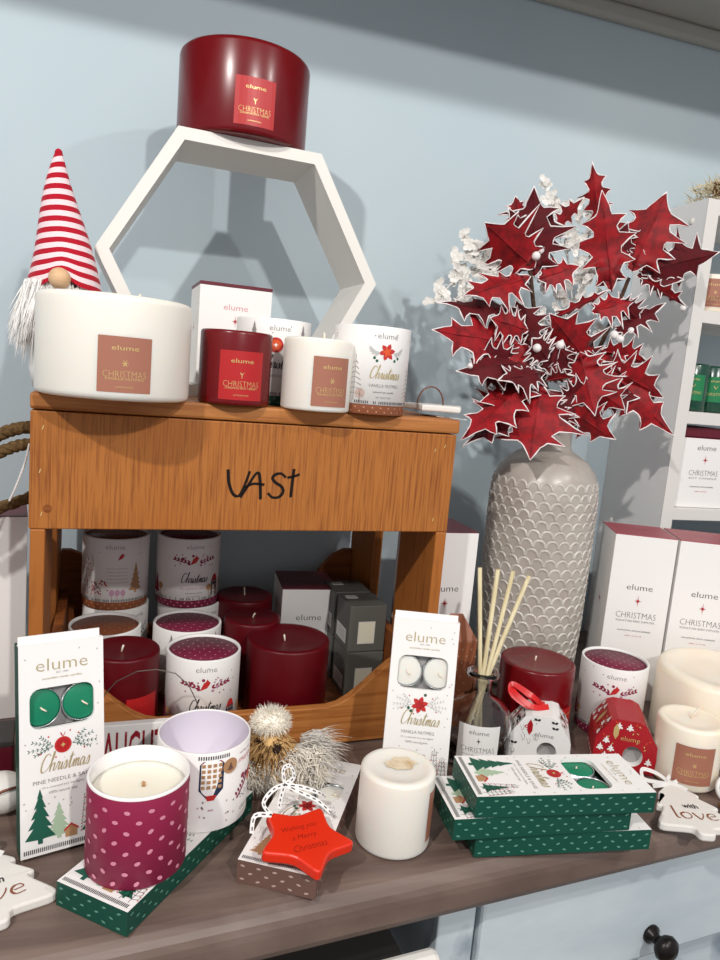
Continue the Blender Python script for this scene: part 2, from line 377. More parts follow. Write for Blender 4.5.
# ------------------------------------------------------------------ crate
cr=R(2.343); cX,cY=math.cos(cr),math.sin(cr)
def cw(a,b,z): return (a*cX-b*cY,a*cY+b*cX,z)   # crate frame to room
crate=thing('wooden_crate','tall orange-brown wooden display crate lettered VAST in black','crate',(0,0,0),2.343)
m=MB(); m.box(M['woodt'],-.001,.462,-.002,.302,.3835,.40,.003); m.build('top_board',crate)
m=MB(); m.box(M['woodv'],-.0005,.4595,0,.014,.2646,.3822,.0012)
mp=flat((.2325,0,.326),(1,0,0),(0,0,1),(0,-1,0))
for st in ([(-.0,1),(.03,.45),(.22,.02),(.42,.5),(.46,1.08)],):
    pass
VA=[[(-.0410,.0150),(-.0395,.002),(-.0350,-.0095),(-.0290,-.0120),(-.0245,-.004),(-.0205,.0085),(-.0190,.0140)],[(-.0270,-.0135),(-.0215,-.004),(-.0140,.0095),(-.0100,.0125),(-.0080,.006),(-.0070,-.004),(-.0062,-.0150)],[(-.0235,-.0035),(-.0150,.0010),(-.0030,.0005)],
    [(.0190,.0085),(.0140,.0125),(.0080,.0115),(.0050,.0075),(.0085,.0030),(.0150,-.001),(.0170,-.0065),(.0130,-.0120),(.0060,-.0125),(.0010,-.0080)],[(.0270,.0180),(.0262,.004),(.0255,-.0120)],[(.0205,.0085),(.0270,.0100),(.0335,.0125)]]
mv=flat((.2360,0,.3155),(1,0,0),(0,0,1),(0,-1,0))
for st in VA: ribbon(m,mv,[(x*1.06,y*1.06) for x,y in st],.0029,M['ink'],var=.15)
for q in ((-.222,.038),(-.224,-.005),(-.222,-.048),(.206,-.048),(.212,.04),(.2,.035)): # staples with raw wood showing
    ribbon(m,mp,[(q[0],q[1]),(q[0]+.0012,q[1]+.004)],.0010,M['gold'],var=.1)
dot(m,mp,-.216,-.0405,.0042,M['woodd'],10)
m.build('front_panel',crate)
m=MB(); m.box(M['woodv'],0,.4595,.288,.30,.2646,.382,.001); m.build('back_panel',crate)
for a in (0,.4455):
    m=MB(); m.box(M['wood'],a,a+.013,.0142,.2875,.2646,.3822,.001); m.build('side_panel',crate)
for a in (.001,.4455):
    for b0,b1 in ((.0,.107),(.2,.30)):
        m=MB(); m.box(M['wood'],a,a+.014,b0,b1,.001,.2644,.0015); m.build('post',crate)
def curvy(hc,he,L,run):       # low in the middle, swept up at both ends
    P=[(0,0),(L,0),(L,he)]
    for t in (0,.15,.3,.45,.6,.75,.88,1): P.append((L-.012-run*t,he-(he-hc)*(.5-.5*math.cos(PI*t))*.9-(he-hc)*.1*t))
    Q=[(L-x,y) for x,y in P[3:]][::-1]
    return P+Q+[(0,he)]
def front(P,y): return Matrix(((1,0,0,0),(0,0,-1,y),(0,1,0,0),(0,0,0,1)))
m=MB(); m.prism(M['woodt'],curvy(.047,.112,.429,.105),0,.012,.0012,X=Matrix.Translation((.0155,0,.002))@front(0,.014)); m.build('front_rail',crate)
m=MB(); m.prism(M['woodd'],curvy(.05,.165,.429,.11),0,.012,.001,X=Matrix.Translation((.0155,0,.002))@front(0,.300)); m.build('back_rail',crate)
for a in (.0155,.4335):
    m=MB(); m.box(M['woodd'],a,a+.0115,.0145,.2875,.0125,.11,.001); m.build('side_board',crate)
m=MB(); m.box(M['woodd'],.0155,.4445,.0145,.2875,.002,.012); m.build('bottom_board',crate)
m=MB()
def rope(m,pts,r,tw=9,mt=None):
    pts=[Vector(p) for p in pts]; P=[]
    n=len(pts)
    for i in range(n-1):
        p0,p1,p2,p3=[pts[max(0,min(n-1,i+k))] for k in (-1,0,1,2)]
        for t in range(8): t/=8; P.append(.5*((2*p1)+(p2-p0)*t+(2*p0-5*p1+4*p2-p3)*t*t+(3*p1-p0-3*p2+p3)*t**3))
    P.append(pts[-1])
    for s in range(3):
        Q=[]
        for i,p in enumerate(P):
            t=(P[min(i+1,len(P)-1)]-P[max(i-1,0)]).normalized(); u=t.cross(Vector((0,1,.1))).normalized(); w=t.cross(u); a=2*PI*(i/len(P)*tw+s/3)
            Q.append(p+(u*math.cos(a)+w*math.sin(a))*r*.55)
        m.tube(mt or M['rope'],Q,r*.62,8)
rope(m,[(.004,.06,.358),(-.012,.055,.359),(-.035,.05,.350),(-.062,.05,.325),(-.085,.06,.28),(-.08,.1,.25),(-.03,.12,.265),(.004,.12,.28)],.0062,8)
rope(m,[(.004,.055,.342),(-.015,.05,.341),(-.04,.045,.328),(-.065,.04,.300),(-.088,.05,.265)],.0058,5)
m.build('rope_handle',crate)
m=MB(); rope(m,[(-.004,.035,.345),(-.008,.035,.325),(-.016,.035,.30),(-.022,.037,.285)],.0011,7,M['twine']); m.build('twine',crate)

# ------------------------------------------------------------------ candle kinds
def pillar(name,label,r,h,wax,loc,rotz,cat='candle',lab=None,top=None,dish=.002,round_=.003,wick=.011,group=None,lw=None,wx=(0,0),wl=(.002,-.001)):
    t=thing(name,label,cat,loc,rotz,group)
    m=MB(); rb=round_
    pr=[(.0001,.0002),(r-rb,.0002)]+[(r-rb+rb*math.sin(a),.0002+rb-rb*math.cos(a)) for a in (R(30),R(60),R(90))]
    pr+=[(r,h-rb)]+[(r-rb+rb*math.cos(a),h-rb+rb*math.sin(a)) for a in (R(30),R(60),R(90))]+[(r*.9-rb,h-.0002),(r*.75,h-dish*.6),(r*.4,h-dish),(.0001,h-dish)]
    m.lathe(wax,pr,72)
    b=m.build('wax_body',t)
    if top:
        m=MB(); vs=[];
        for k in range(22): a=2*PI*k/22; q=r*rnd.uniform(.32,.5); vs.append((q*math.cos(a)*1.1+.004,q*math.sin(a)*.75+.006,h-dish*.75+.0003))
        m.add(vs,[list(range(22))],top); s_=m.build('scorch_mark',t)
    if wick:
        m=MB(); z=h-dish; m.tube(M['wick'],[(wx[0],wx[1],z-.001),(wx[0]+wl[0]*.4,wx[1]+wl[1]*.4,z+wick*.5),(wx[0]+wl[0],wx[1]+wl[1],z+wick)],.0011,8); m.build('wick',t)
    if lab:
        lm,w,z0,hh,a0,ink,star,sub,tm=lab
        m=MB(); mp=cylm(r,z0,a0); patch(m,mp,-w/2,w/2,0,hh,lm)
        text(m,mp,'elume',0,hh*.80,w*.50,hh*.085,ink,.0)
        if star=='snow':
            for k in range(6):
                a=k*PI/3; ribbon(m,mp,[(0,0),(math.cos(a)*hh*.06,math.sin(a)*hh*.06)],hh*.011,ink,0,hh*.53)
        else: 
            ribbon(m,mp,[(-.04*w,.045*hh),(0,0),(.045*w,.05*hh)],hh*.010,ink,0,hh*.52); ribbon(m,mp,[(0,.045*hh),(0,-.05*hh)],hh*.009,ink,0,hh*.50)
        text(m,mp,'CHRISTMAS',0,hh*.33,w*.80,hh*.115,ink,.022)
        text(m,mp,sub,0,hh*.245,w*.72,hh*.042,ink,.0)
        text(m,mp,'AUSTRALIAN MADE',0,hh*.10,w*.34,hh*.028,ink)
        m.build('label',t)
    return t

def spots(mb,mp,u0,u1,v0,v1,du,dv,m,r=.0012,ry=None,tilt=.6,e=E0):
    j=0; v=v0
    while v<=v1:
        u=u0+(du/2 if j%2 else 0)
        while u<=u1:
            poly(mb,mp,[(r*math.cos(2*PI*i/7),(ry or r)*math.sin(2*PI*i/7)) for i in range(7)],m,u,v,1,e,tilt*rnd.uniform(-1,1)); u+=du
        v+=dv; j+=1
JR,JH=.0432,.0965
def jar_print(m,mp,kind,W,H):
    """wrapped drawing on the white sleeve; H is the height of the sleeve"""
    text(m,mp,'elume',-.000,H*.88,.024,.0062,M['greyink'],.01)
    red=M['plum']; 
    for a in range(26):
        u=rnd.uniform(-W,W); v=rnd.uniform(.10,.95)*H
        if abs(u)<.027 and v<H*.75: continue
        if rnd.random()<.4: poly(m,mp,star8(.0016,.3,1),M['lgrey'],u,v)
        else: dot(m,mp,u,v,.0008,M['greyink'] if rnd.random()<.6 else M['ornred'],6)
    if kind=='mulberry':
        sprig(m,mp,0,H*.62,.027,M['plum'],M['plum']); 
        for q in ((-.016,.004),(.013,-.001),(-.008,-.003),(.017,.006),(-.003,.008),(.008,-.005)): dot(m,mp,q[0],H*.62+q[1]+.002,.0019,M['mauve'] if q[0]>0 else M['plum'],8,E0*1.4)
        bird(m,mp,0,H*.655,.013,M['ornred'])
        script(m,mp,0,H*.30,.036,M['blk'],.0007)
        text(m,mp,'MULBERRY SPICE',.000,H*.20,.036,.0030,M['mauve'])
        text(m,mp,'natural soy candle',0,H*.125,.022,.0020,M['blk']); text(m,mp,'NET WEIGHT 300G',0,H*.07,.018,.0016,M['greyink'])
        for u in (.033,):
            poly(m,mp,[(-.5,0),(.5,0),(.5,1.6),(.25,2.2),(0,2.35),(-.25,2.2),(-.5,1.6)],M['navy'],u,.004,.013); poly(m,mp,[(-.5,1.6),(-.25,2.2),(0,2.35),(.25,2.2),(.5,1.6),(.3,1.7),(-.3,1.7)],M['ornred'],u,.004,.013,E0*1.4)
            for i in range(3):
                for j in range(4): poly(m,mp,[(-.001,-.0013),(.001,-.0013),(.001,.0013),(-.001,.0013)],M['tan'],u-.004+.004*i,.008+.0052*j,1,E0*1.6)
        for u,s in ((.0225,1),(.052,1.2),(-.050,1)):
            poly(m,mp,[(-.0005,0),(.0005,0),(.0005,.010*s),(-.0005,.010*s)],M['tan'],u,.004); dot(m,mp,u,.004+.013*s,.0048*s,M['tan'],12)
        for u in (-.06,-.072): poly(m,mp,fir(.03,.016,5),M['plum'],u,.004)
    elif kind=='nutmeg':
        for k in range(6):
            a=k*PI/3+.2; poly(m,mp,leafp(.0098,.0055),M['ornred'],0,H*.68,1,rot=a)
        for k in range(5): poly(m,mp,leafp(.006,.003),M['glitter'],0,H*.68,1,E0*1.4,k*2*PI/5+.6)
        for sd in (-1,1):
            for k in range(5): poly(m,mp,leafp(.009,.0022),M['lgrey'],sd*(.008+.0016*k),H*.68,1,rot=(0 if sd>0 else PI)+sd*(-.7+.35*k))
        for q in ((-.014,-.009),(-.011,-.012),(.014,-.008),(.010,-.011)): dot(m,mp,q[0],H*.68+q[1]+.002,.0016,M['leafink'],8)
        script(m,mp,0,H*.34,.036,M['palegold'],.0008)
        text(m,mp,'VANILLA NUTMEG',0,H*.25,.036,.0034,M['greyink']); text(m,mp,'natural soy candle',0,H*.165,.025,.0024,M['blk']); text(m,mp,'NET WEIGHT 300G',0,H*.10,.018,.0016,M['greyink'])
        for u,s in ((-.034,1.2),(.036,1.0),(-.055,.9),(.055,1.3)):
            ribbon(m,mp,[(u,.004),(u,.045*s)],.0006,M['greyink'])
            for k in range(7): v=.012+.0048*k*s; w=.009*(1-k/8)*s; ribbon(m,mp,[(u-w,v-.003),(u,v),(u+w,v-.003)],.0005,M['greyink'],e=E0)
        for u in (-.027,-.043,.046): dot(m,mp,u,.012,.0055,M['browndot'],12); ribbon(m,mp,[(u,.002),(u,.014)],.0006,M['brown'],e=E0*1.6)
    elif kind=='orange':
        dot(m,mp,-.004,H*.66,.0085,M['ornred'],16); dot(m,mp,-.004,H*.66,.006,M['glitter'],16,E0*1.4); poly(m,mp,star8(.003,.4,1),M['white'],-.004,H*.66,1,E0*1.8)
        script(m,mp,0,H*.36,.036,M['blk'],.0008); text(m,mp,'PINE NEEDLE & SAGE',0,H*.26,.036,.003,M['greyink'])
        for u in (-.03,.03): poly(m,mp,fir(.03,.016,5),M['greyink'],u,H*.6)
    else: # back: caption with trees
        bird(m,mp,.008,H*.72,.009,M['ornred'])
        for k in range(5): text(m,mp,'lllllllllllllllll',.003,H*(.54-.055*k),.026,.0010,M['greyink'])
        for k in range(34): 
            v=rnd.uniform(0,1); u=(rnd.uniform(-1,1))*(1-abs(v-.4))*.012; dot(m,mp,-.019+u,.010+v*.021,.0011,M['plum'] if k%4 else M['ornred'],6)
        for u in (-.003,.004,.011): ribbon(m,mp,[(u,.003),(u,.010)],.0008,M['mauve']); dot(m,mp,u,.0135,.0033,M['mauve'],10,ry=.0045)
        poly(m,mp,fir(.042,.020,6),M['tan'],.028,.012); 
        for u in (-.032,-.04,-.048): ribbon(m,mp,[(u,.004),(u+.002,.02),(u-.002,.036),(u+.003,.05),(u,.062)],.0006,M['greyink'],var=.1); [dot(m,mp,u+.002*(-1)**k,.01+.008*k,.001,M['ornred'],6) for k in range(6)]
    k=0; u=-W
    while u<W: 
        if rnd.random()<.75: poly(m,mp,[(-.00045,0),(.00045,0),(.00045,.0026),(0,.0034),(-.00045,.0026)],M['blk'],u,.0012)
        u+=.0021
def tube_jar(label,kind,lidm,dotm,loc,rotz,group=None,band=True,h=JH,cat='candle jar'):
    t=thing('candle_tube',label,cat,loc,rotz,group); r=JR; bz=.011 if band else .0
    if band:
        m=MB(); m.lathe(lidm,[(.0001,.0002),(r-.0015,.0002),(r-.001,.001),(r-.001,bz)],56)
        spots(m,cylm(r-.001),-.13,.13,.0035,.0105,.0095,.0045,dotm,.001); m.build('base_band',t)
    m=MB(); m.lathe(M['white'],[(r-.0012,bz),(r,bz+.0005),(r,h-.001),(r-.0004,h),(r-.0028,h),(r-.003,h-.0032)],64)
    jar_print(m,cylm(r,bz,0),kind,.095,h-bz); m.build('sleeve',t)
    m=MB(); m.lathe(lidm,[(.0001,h-.008),(r-.0032,h-.008),(r-.0032,h-.0034),(.0001,h-.003)],48)
    top=flat((0,0,h-.003),(1,0,0),(0,1,0),(0,0,1)); n=int(.078/.0088)
    for j in range(-5,6):
        for i in range(-6,7):
            u=i*.0115+(.0057 if j%2 else 0); v=j*.0092
            if math.hypot(u,v)<r-.006: dot(m,top,u,v,.0011,dotm,6)
    m.build('lid',t)
    return t

# ------------------------------------------------------------------ tealight box: lies face up, text top towards +y
BW,BL,BT=.071,.184,.0215
def tealight_box(label,kind,wax,side,sdot,loc,rot,group=None,tab=False,hide_script=0):
    t=thing('tealight_box',label,'candle box',loc,group=group,rot=rot)
    w=BW/2; L=BL; T_=BT; m=MB(); W_=M['white']
    # window: rounded opening
    wy0,wy1,wx=L*.595,L*.79,w*.76; rc=.009; H=[]
    for cx_,cy_,a0 in ((wx-rc,wy1-rc,0),(-wx+rc,wy1-rc,90),(-wx+rc,wy0+rc,180),(wx-rc,wy0+rc,270)):
        for k in range(5): a=R(a0+k*22.5); H.append((cx_+rc*math.cos(a),cy_+rc*math.sin(a)))
    O=[]
    for i in range(4):
        c=[(w,L),(-w,L),(-w,0),(w,0)][i]
        n_=H[i*5:(i+1)*5]
        ends=[(w,n_[0][1]),(n_[-1][0],L)] if i==0 else [(n_[0][0],L),(-w,n_[-1][1])] if i==1 else [(-w,n_[0][1]),(n_[-1][0],0)] if i==2 else [(n_[0][0],0),(w,n_[-1][1])]
        O+= [ends[0],((ends[0][0]+c[0])/2,(ends[0][1]+c[1])/2),c,((ends[1][0]+c[0])/2,(ends[1][1]+c[1])/2),ends[1]]
    n=20; vs=[(x,y,T_) for x,y in H]+[(x,y,T_) for x,y in O]+[(x,y,T_-.004) for x,y in H]+[(x,y,0.0002) for x,y in O]
    f1=[[i,(i+1)%n,n+(i+1)%n,n+i][::-1] for i in range(n)]; f2=[[i,(i+1)%n,2*n+(i+1)%n,2*n+i] for i in range(n)]; f3=[[n+i,n+(i+1)%n,3*n+(i+1)%n,3*n+i][::-1] for i in range(n)]
    m.add(vs,f1,W_); o=len(m.v)-len(vs)
    def ex(fs,mt):
        for f in fs: m.f.append([o+k for k in f]); m.m.append(m.mi(mt)); m.sm.append(False)
    ex(f2,W_); ex(f3,side); ex([[3*n+i for i in range(n)]],side)
    # tray under the window
    m.add([(-wx-.002,wy0-.002,T_-.012),(wx+.002,wy0-.002,T_-.012),(wx+.002,wy1+.002,T_-.012),(-wx-.002,wy1+.002,T_-.012)],[[0,1,2,3]],M['grey'])
    for k in range(4): pass
    if tab:
        m.box(W_,-w+.0005,w-.002,L,L+.0075,T_-.007,T_-.0055); m.box(W_,-w,w,L,L+.0004,T_-.008,T_)
        for k in range(2): pass
    mp=flat((0,0,T_),(1,0,0),(0,1,0),(0,0,1))
    text(m,mp,'elume',0,L*.90,.043,.0105,M['palegold'],.012)
    text(m,mp,'EST. 1994',0,L*.858,.010,.0016,M['greyink']); text(m,mp,'australian made candles',0,L*.835,.033,.0019,M['palegold'])
    av=(-.029,.029,.001,L*.97)
    snow(m,mp,-w+.003,w-.003,L*.15,L*.97,46,M['lgrey'],.0008,avoid=(-.028,.028,L*.28,L*.955))
    snow(m,mp,-w+.003,w-.003,L*.2,L*.97,24,M['greyink'],.0005,avoid=(-.028,.028,L*.28,L*.955))
    # spray with orange slice or red flower
    cy=L*.505
    for sd in (-1,1):
        for j,(ang,Ls) in enumerate(((.75,.014),(.35,.018),(-.05,.02),(-.35,.016))):
            bx_=sd*.008; ex_=bx_+sd*Ls*math.cos(ang); ey_=cy+Ls*math.sin(ang)
            g=M['leafink'] if kind=='pine' else M['lgrey']
            ribbon(m,mp,[(bx_,cy),(ex_,ey_)],.00025,g,e=E0*.7)
            for k in range(5):
                q=.25+.18*k
                for s2 in (-1,1): poly(m,mp,leafp(.0024,.0007),g,bx_+(ex_-bx_)*q,cy+(ey_-cy)*q,1,rot=math.atan2(ey_-cy,ex_-bx_)+s2*.8)
    for q in ((-.012,.009),(.013,.008),(-.019,-.005),(.018,-.006),(.006,.0115),(-.006,-.010)): dot(m,mp,q[0],cy+q[1],.0008,M['ornred'],6)
    if kind=='pine':
        dot(m,mp,0,cy,.0072,M['ornred'],20,E0*1.2); dot(m,mp,0,cy,.0056,M['lblr'],18,E0*1.5); poly(m,mp,star8(.0026,.4,1),M['gold'],0,cy,1,E0*2)
        ribbon(m,mp,[(-.002,cy+.011),(0,cy+.0075),(.002,cy+.011)],.0006,M['ornred'])
    else:
        for k in range(6): poly(m,mp,leafp(.0095,.0055),M['ornred'],0,cy,1,E0*1.2,k*PI/3+.3)
        for q in ((-.009,-.007),(-.012,-.004),(.005,.011)): dot(m,mp,q[0],cy+q[1],.0017,M['leafink'],8)
    script(m,mp,.001,L*.388,.041,M['palegold'],.0007)
    text(m,mp,'PINE NEEDLE & SAGE' if kind=='pine' else 'VANILLA NUTMEG',0,L*.345,.050 if kind=='pine' else .036,.0034,M['greyink'])
    text(m,mp,'10 x scented soy tea lights',0,L*.313,.035,.0024,M['greyink']); text(m,mp,'100% natural wax',0,L*.288,.024,.0024,M['greyink'])
    # landscape along the foot
    if kind=='pine':
        poly(m,mp,fir(.048,.025,5),M['leafink'],-.0195,.010); poly(m,mp,fir(.032,.022,5),M['sage'],-.004,.011,1,E0*.7)
        house(m,mp,.006,.010,.010,M['tan'],M['ornred'])
        poly(m,mp,fir(.026,.014,4),M['leafink'],.022,.010)
    else:
        for sx in (-.02,-.008): poly(m,mp,fir(.030,.021,6),M['tan'] if sx<-.01 else M['brown'],sx,.011,1,E0*(.7 if sx>-.01 else 1.1))
        house(m,mp,.006,.010,.009,M['browndot'],M['brown'])
    for u,hh in ((.020,.048),(.029,.040)):
        ribbon(m,mp,[(u,.008),(u,hh)],.0004,M['blk'],var=.1)
        for k in range(6):
            v=.012+(hh-.014)*k/6; w2=.0055*(1-k/9)
            for s2 in (-1,1): ribbon(m,mp,[(u,v),(u+s2*w2*.6,v+.001),(u+s2*w2,v+.0035),(u+s2*w2*.7,v+.005)],.0004,M['blk'],var=.1); dot(m,mp,u+s2*w2,v+.0008,.0007,M['ornred'],6)
    u=-w+.003
    while u<w-.003:
        poly(m,mp,[(-.0004,0),(.0004,0),(.0004,.0034),(0,.0042),(-.0004,.0034)],M['blk'],u,.0028); u+=.0016
    if sdot:
        for mp2,U in ((flat((0,0,0),(1,0,0),(0,0,1),(0,-1,0)),w),(flat((0,L,0),(-1,0,0),(0,0,1),(0,1,0)),w),(flat((w,L/2,0),(0,1,0),(0,0,1),(1,0,0)),L/2),(flat((-w,L/2,0),(0,-1,0),(0,0,1),(-1,0,0)),L/2)):
            spots(m,mp2,-U+.005,U-.004,.0045,T_-.003,.0145,.0062,sdot,.0022,.0010,.4)
    m.build('carton',t)
    for sx in (-1,1):
        m=MB(); X=Matrix.Translation((sx*.0174,(wy0+wy1)/2,T_-.0165)); m.lathe(M['foil'],[(.0001,0),(.0163,0),(.0170,.001),(.0172,.0125),(.0167,.0125),(.0165,.0115)],40,X=X)
        c=m.build('tealight',t)
        m=MB(); m.lathe(wax,[(.0001,.0045),(.0163,.0045),(.0163,.0112),(.0145,.0120),(.0001,.0116)],40,X=X); m.build('wax',c)
        m=MB(); m.tube(M['wick'],[X@Vector((0,0,.0112)),X@Vector((.001,-.001,.0135)),X@Vector((.0045,-.0035,.0142))],.0008,6); m.build('wick',c)
    return t

# gift cartons: white with a coloured lid
def gift_box(name,label,w,d,h,lid,loc,rotz,lidh=.0012,marks=True,group=None,cap='SIGNATURE REED DIFFUSER',vtop=.50,ink='blk',logo='blk',s=1.18,cat='gift box'):
    t=thing(name,label,cat,loc,rotz,group); m=MB(); m.box(M['white'],0,w,0,d,0.0002,h-lidh,.0006)
    mp=flat((w/2,0,0),(1,0,0),(0,0,1),(0,-1,0)); sd=flat((0,d/2,0),(0,-1,0),(0,0,1),(-1,0,0))
    if marks:
        v=h*vtop
        text(m,mp,'elume',0,v+.040*s,.031*s,.0072*s,M[logo],.012)
        poly(m,mp,star8(.0050*s,.25,1.5),M['starred'],0,v+.0225*s)
        text(m,mp,'CHRISTMAS',0,v+.004*s,.048*s,.0074*s,M['blk'],.022); text(m,mp,cap,0,v-.0035*s,.047*s,.0024*s,M['greyink'])
        text(m,mp,'CINNAMON, SPICE & BERRIES',0,v-.016*s,.040*s,.0019*s,M['blk']); text(m,mp,'200ML / 6.7 FL OZ',0,v-.0225*s,.02*s,.0015*s,M['ornred'])
        poly(m,sd,star8(.006*s,.25,1.5),M['starred'],0,v+.012*s)
    m.build('carton',t)
    m=MB(); m.box(lid,-.0002,w+.0002,-.0002,d+.0002,h-lidh,h,.0004)
    tp=flat((w/2,d/2,h),(1,0,0),(0,1,0),(0,0,1)); text(m,tp,'elume',0,.008,.034*s,.008*s,M['rose'],.012); text(m,tp,'EST. 1994',0,-.004,.012,.002,M['rose'])
    m.build('lid',t); return t

# ================================================================== things on the crate top
Z=.4002
gold=M['gold']
pillar('pillar_candle','wide cream pillar candle with a brown label on the crate top before the gnome',.0725,.0955,M['waxw'],(.0745,.004,Z),0,
    lab=(M['lblb'],.0475,.008,.050,.16,gold,'snow','VANILLA NUTMEG',None),wick=.009,wx=(.02,-.01),dish=.003,round_=.006)
pillar('pillar_candle','small red-labelled red pillar candle on the crate top, before the white gift carton',.0378,.0765,M['waxr'],(.196,.027,Z),4,
    lab=(M['lblr'],.0470,.006,.050,.0,gold,'t','CINNAMON SPICE + BERRIES',None),wick=.004)
pillar('pillar_candle','small white pillar candle with a brown label between two tubes on the crate top',.0378,.077,M['waxw'],(.284,.018,Z),0,
    lab=(M['lblb'],.0435,.006,.052,.22,gold,'snow','VANILLA NUTMEG',None),wick=.010,wx=(.008,.01),wl=(-.001,0))
tube_jar('white patterned candle tube with an orange slice print, half hidden behind the small white candle','orange',M['green'],M['greendot'],(.2465,.0945,Z),0)
tube_jar('white vanilla nutmeg candle tube with copper base at right of the crate top','nutmeg',M['copper'],M['copdot'],(.3505,.038,Z),6)
gift_box('gift_box','white gift carton with a burgundy lid standing inside the white hexagon frame',.088,.085,.124,M['burg'],(.1635,.145,.4142),3,lidh=.0042,vtop=.47,logo='pinkink',s=.95)

# hexagon frame
def hexframe():
    t=thing('hexagon_frame','large white painted wooden hexagon frame standing on the crate top','shelf',(.2145,.140,.4002),3.0)
    s=.170; hu=.1446; hl=.159; thk=.0135; D=.100
    out=[(s,0),(s/2,hu),(-s/2,hu),(-s,0),(-s/2,-hl),(s/2,-hl)]
    k=(s-thk*1.155)/s; inn=[(x*k,y*(1-thk/abs(hu if y>0 else hl)) if y else 0) for x,y in out]
    inn=[(x*1.0,y) for x,y in inn]; zc=hl
    for i in range(6):
        a,b,c,d=out[i],out[(i+1)%6],inn[(i+1)%6],inn[i]; m=MB()
        m.prism(M['whitep'],[a,b,c,d],0,D,0,X=Matrix(((1,0,0,0),(0,0,1,0),(0,1,0,zc),(0,0,0,1))))
        m.build('board',t)
    return t
hexframe()
pillar('pillar_candle','large glossy dark red pillar candle on top of the white hexagon frame',.0790,.1040,M['waxr'],(.2085,.198,.4002+.159+.1446+.0002),0,
    lab=(M['lblr'],.047,.009,.052,.05,gold,'t','CINNAMON SPICE + BERRIES',None),wick=.006,round_=.006)

# gnome behind the wide candle
g=thing('gnome','gnome with tall red striped hat and white beard behind the wide cream candle','figurine',(.0155,.118,Z))
m=MB(); m.lathe(M['beard'],[(.0001,0),(.030,0),(.034,.02),(.034,.07),(.030,.10),(.018,.118),(.0001,.122)],28); m.build('body',g)
m=MB(); n=25; prof=[];mats=[]
for i in range(n+1):
    k=i/n; prof.append((.0375*(1-k)**.92+.0035,.093+.149*k))
    mats.append(M['hatr'] if i%2==0 else M['hatw'])
vs=[];NN=40
for j,(r,z) in enumerate(prof):
    for sub in range(2):
        if j==n and sub: break
        if sub: r2,z2=(r+prof[j+1][0])/2,(z+prof[j+1][1])/2
        else: r2,z2=r,z
        k=(z2-.093)/.149
        for i in range(NN):
            a=2*PI*i/NN; w=1+.012*math.sin(2*a+z2*40)
            arch=.010*math.exp(-((a-1.5*PI)/.33)**2)*(1-k)**6
            vs.append((r2*w*math.cos(a)-.0085*k+.002*math.sin(k*6),r2*w*math.sin(a)*.85,z2+.008+arch-.007*math.sin(a)*(1-k)+.002*math.cos(a)))
rows=len(vs)//NN
for j in range(rows-1):
    m.add([vs[j*NN+i] for i in range(NN)]+[vs[(j+1)*NN+i] for i in range(NN)],[[i,(i+1)%NN,NN+(i+1)%NN,NN+i] for i in range(NN)],mats[j//2],True)
m.sphere(M['hatr'],(-.0085,0,.2485),.0042,(1,1,1.2),10); m.build('hat',g)
m=MB(); m.sphere(M['nose'],(-.001,-.037,.1155),.0112,n=20); m.build('nose',g)
m=MB()
for k in range(420):
    a=rnd.uniform(PI*.92,PI*2.08); x=.036*math.cos(a); y=.030*math.sin(a); z=.110+rnd.uniform(-.012,.004)
    if x<-.018: y-=.016*rnd.random()
    m.blade(M['beard'],(x,y,z),(x*.28+rnd.uniform(-.004,.004),-.004+rnd.uniform(-.004,.002),-rnd.uniform(.02,.05)),.003,Vector((-.004 if x<-.01 else .002,0,-.012)))
for k in range(120):   # the long lock hanging beside the candle
    m.blade(M['beard'],(-.031+rnd.uniform(-.006,.008),-.02+rnd.uniform(-.014,.012),.108+rnd.uniform(-.03,.004)),(rnd.uniform(-.013,-.003),rnd.uniform(-.010,.0),-rnd.uniform(.03,.052)),.0032,Vector((rnd.uniform(0,.005),0,-.006)))
m.build('beard',g)

# white hanging ornament lying near the right end of the crate top on a white card
m=MB(); m.box(M['white'],-.014,.030,-.022,.02,0,.0006); o=m.build('gift_card',None,cw(.456,.052,Z),(0,R(3.0),R(8))); tag(o,'white paper card under the flat ornament at the right end of the crate top','card')
t=thing('hanging_ornament','flat white ornament with a copper wire loop lying on a card on the crate top','ornament',cw(.4495,.048,Z+.0068),4)
def starpoly(r1,r2,n=5,a0=PI/2): return [((r1 if i%2==0 else r2)*math.cos(a0+PI*i/n),(r1 if i%2==0 else r2)*math.sin(a0+PI*i/n)) for i in range(2*n)]
m=MB(); m.prism(M['whitep'],starpoly(.040,.026,5,.1),0,.0075,.002); m.build('plaque',t)
m=MB(); P=[(-.026+.022*(1-math.cos(a))*.8,-.004,.0075+.0215*math.sin(a)) for a in [PI*k/10 for k in range(11)]]; m.tube(M['copwire'],P,.0009,6); m.build('wire_loop',t)

# ================================================================== inside the crate
ZI=.0122
R1=('candle tubes stacked in the crate')
pos=dict(); 
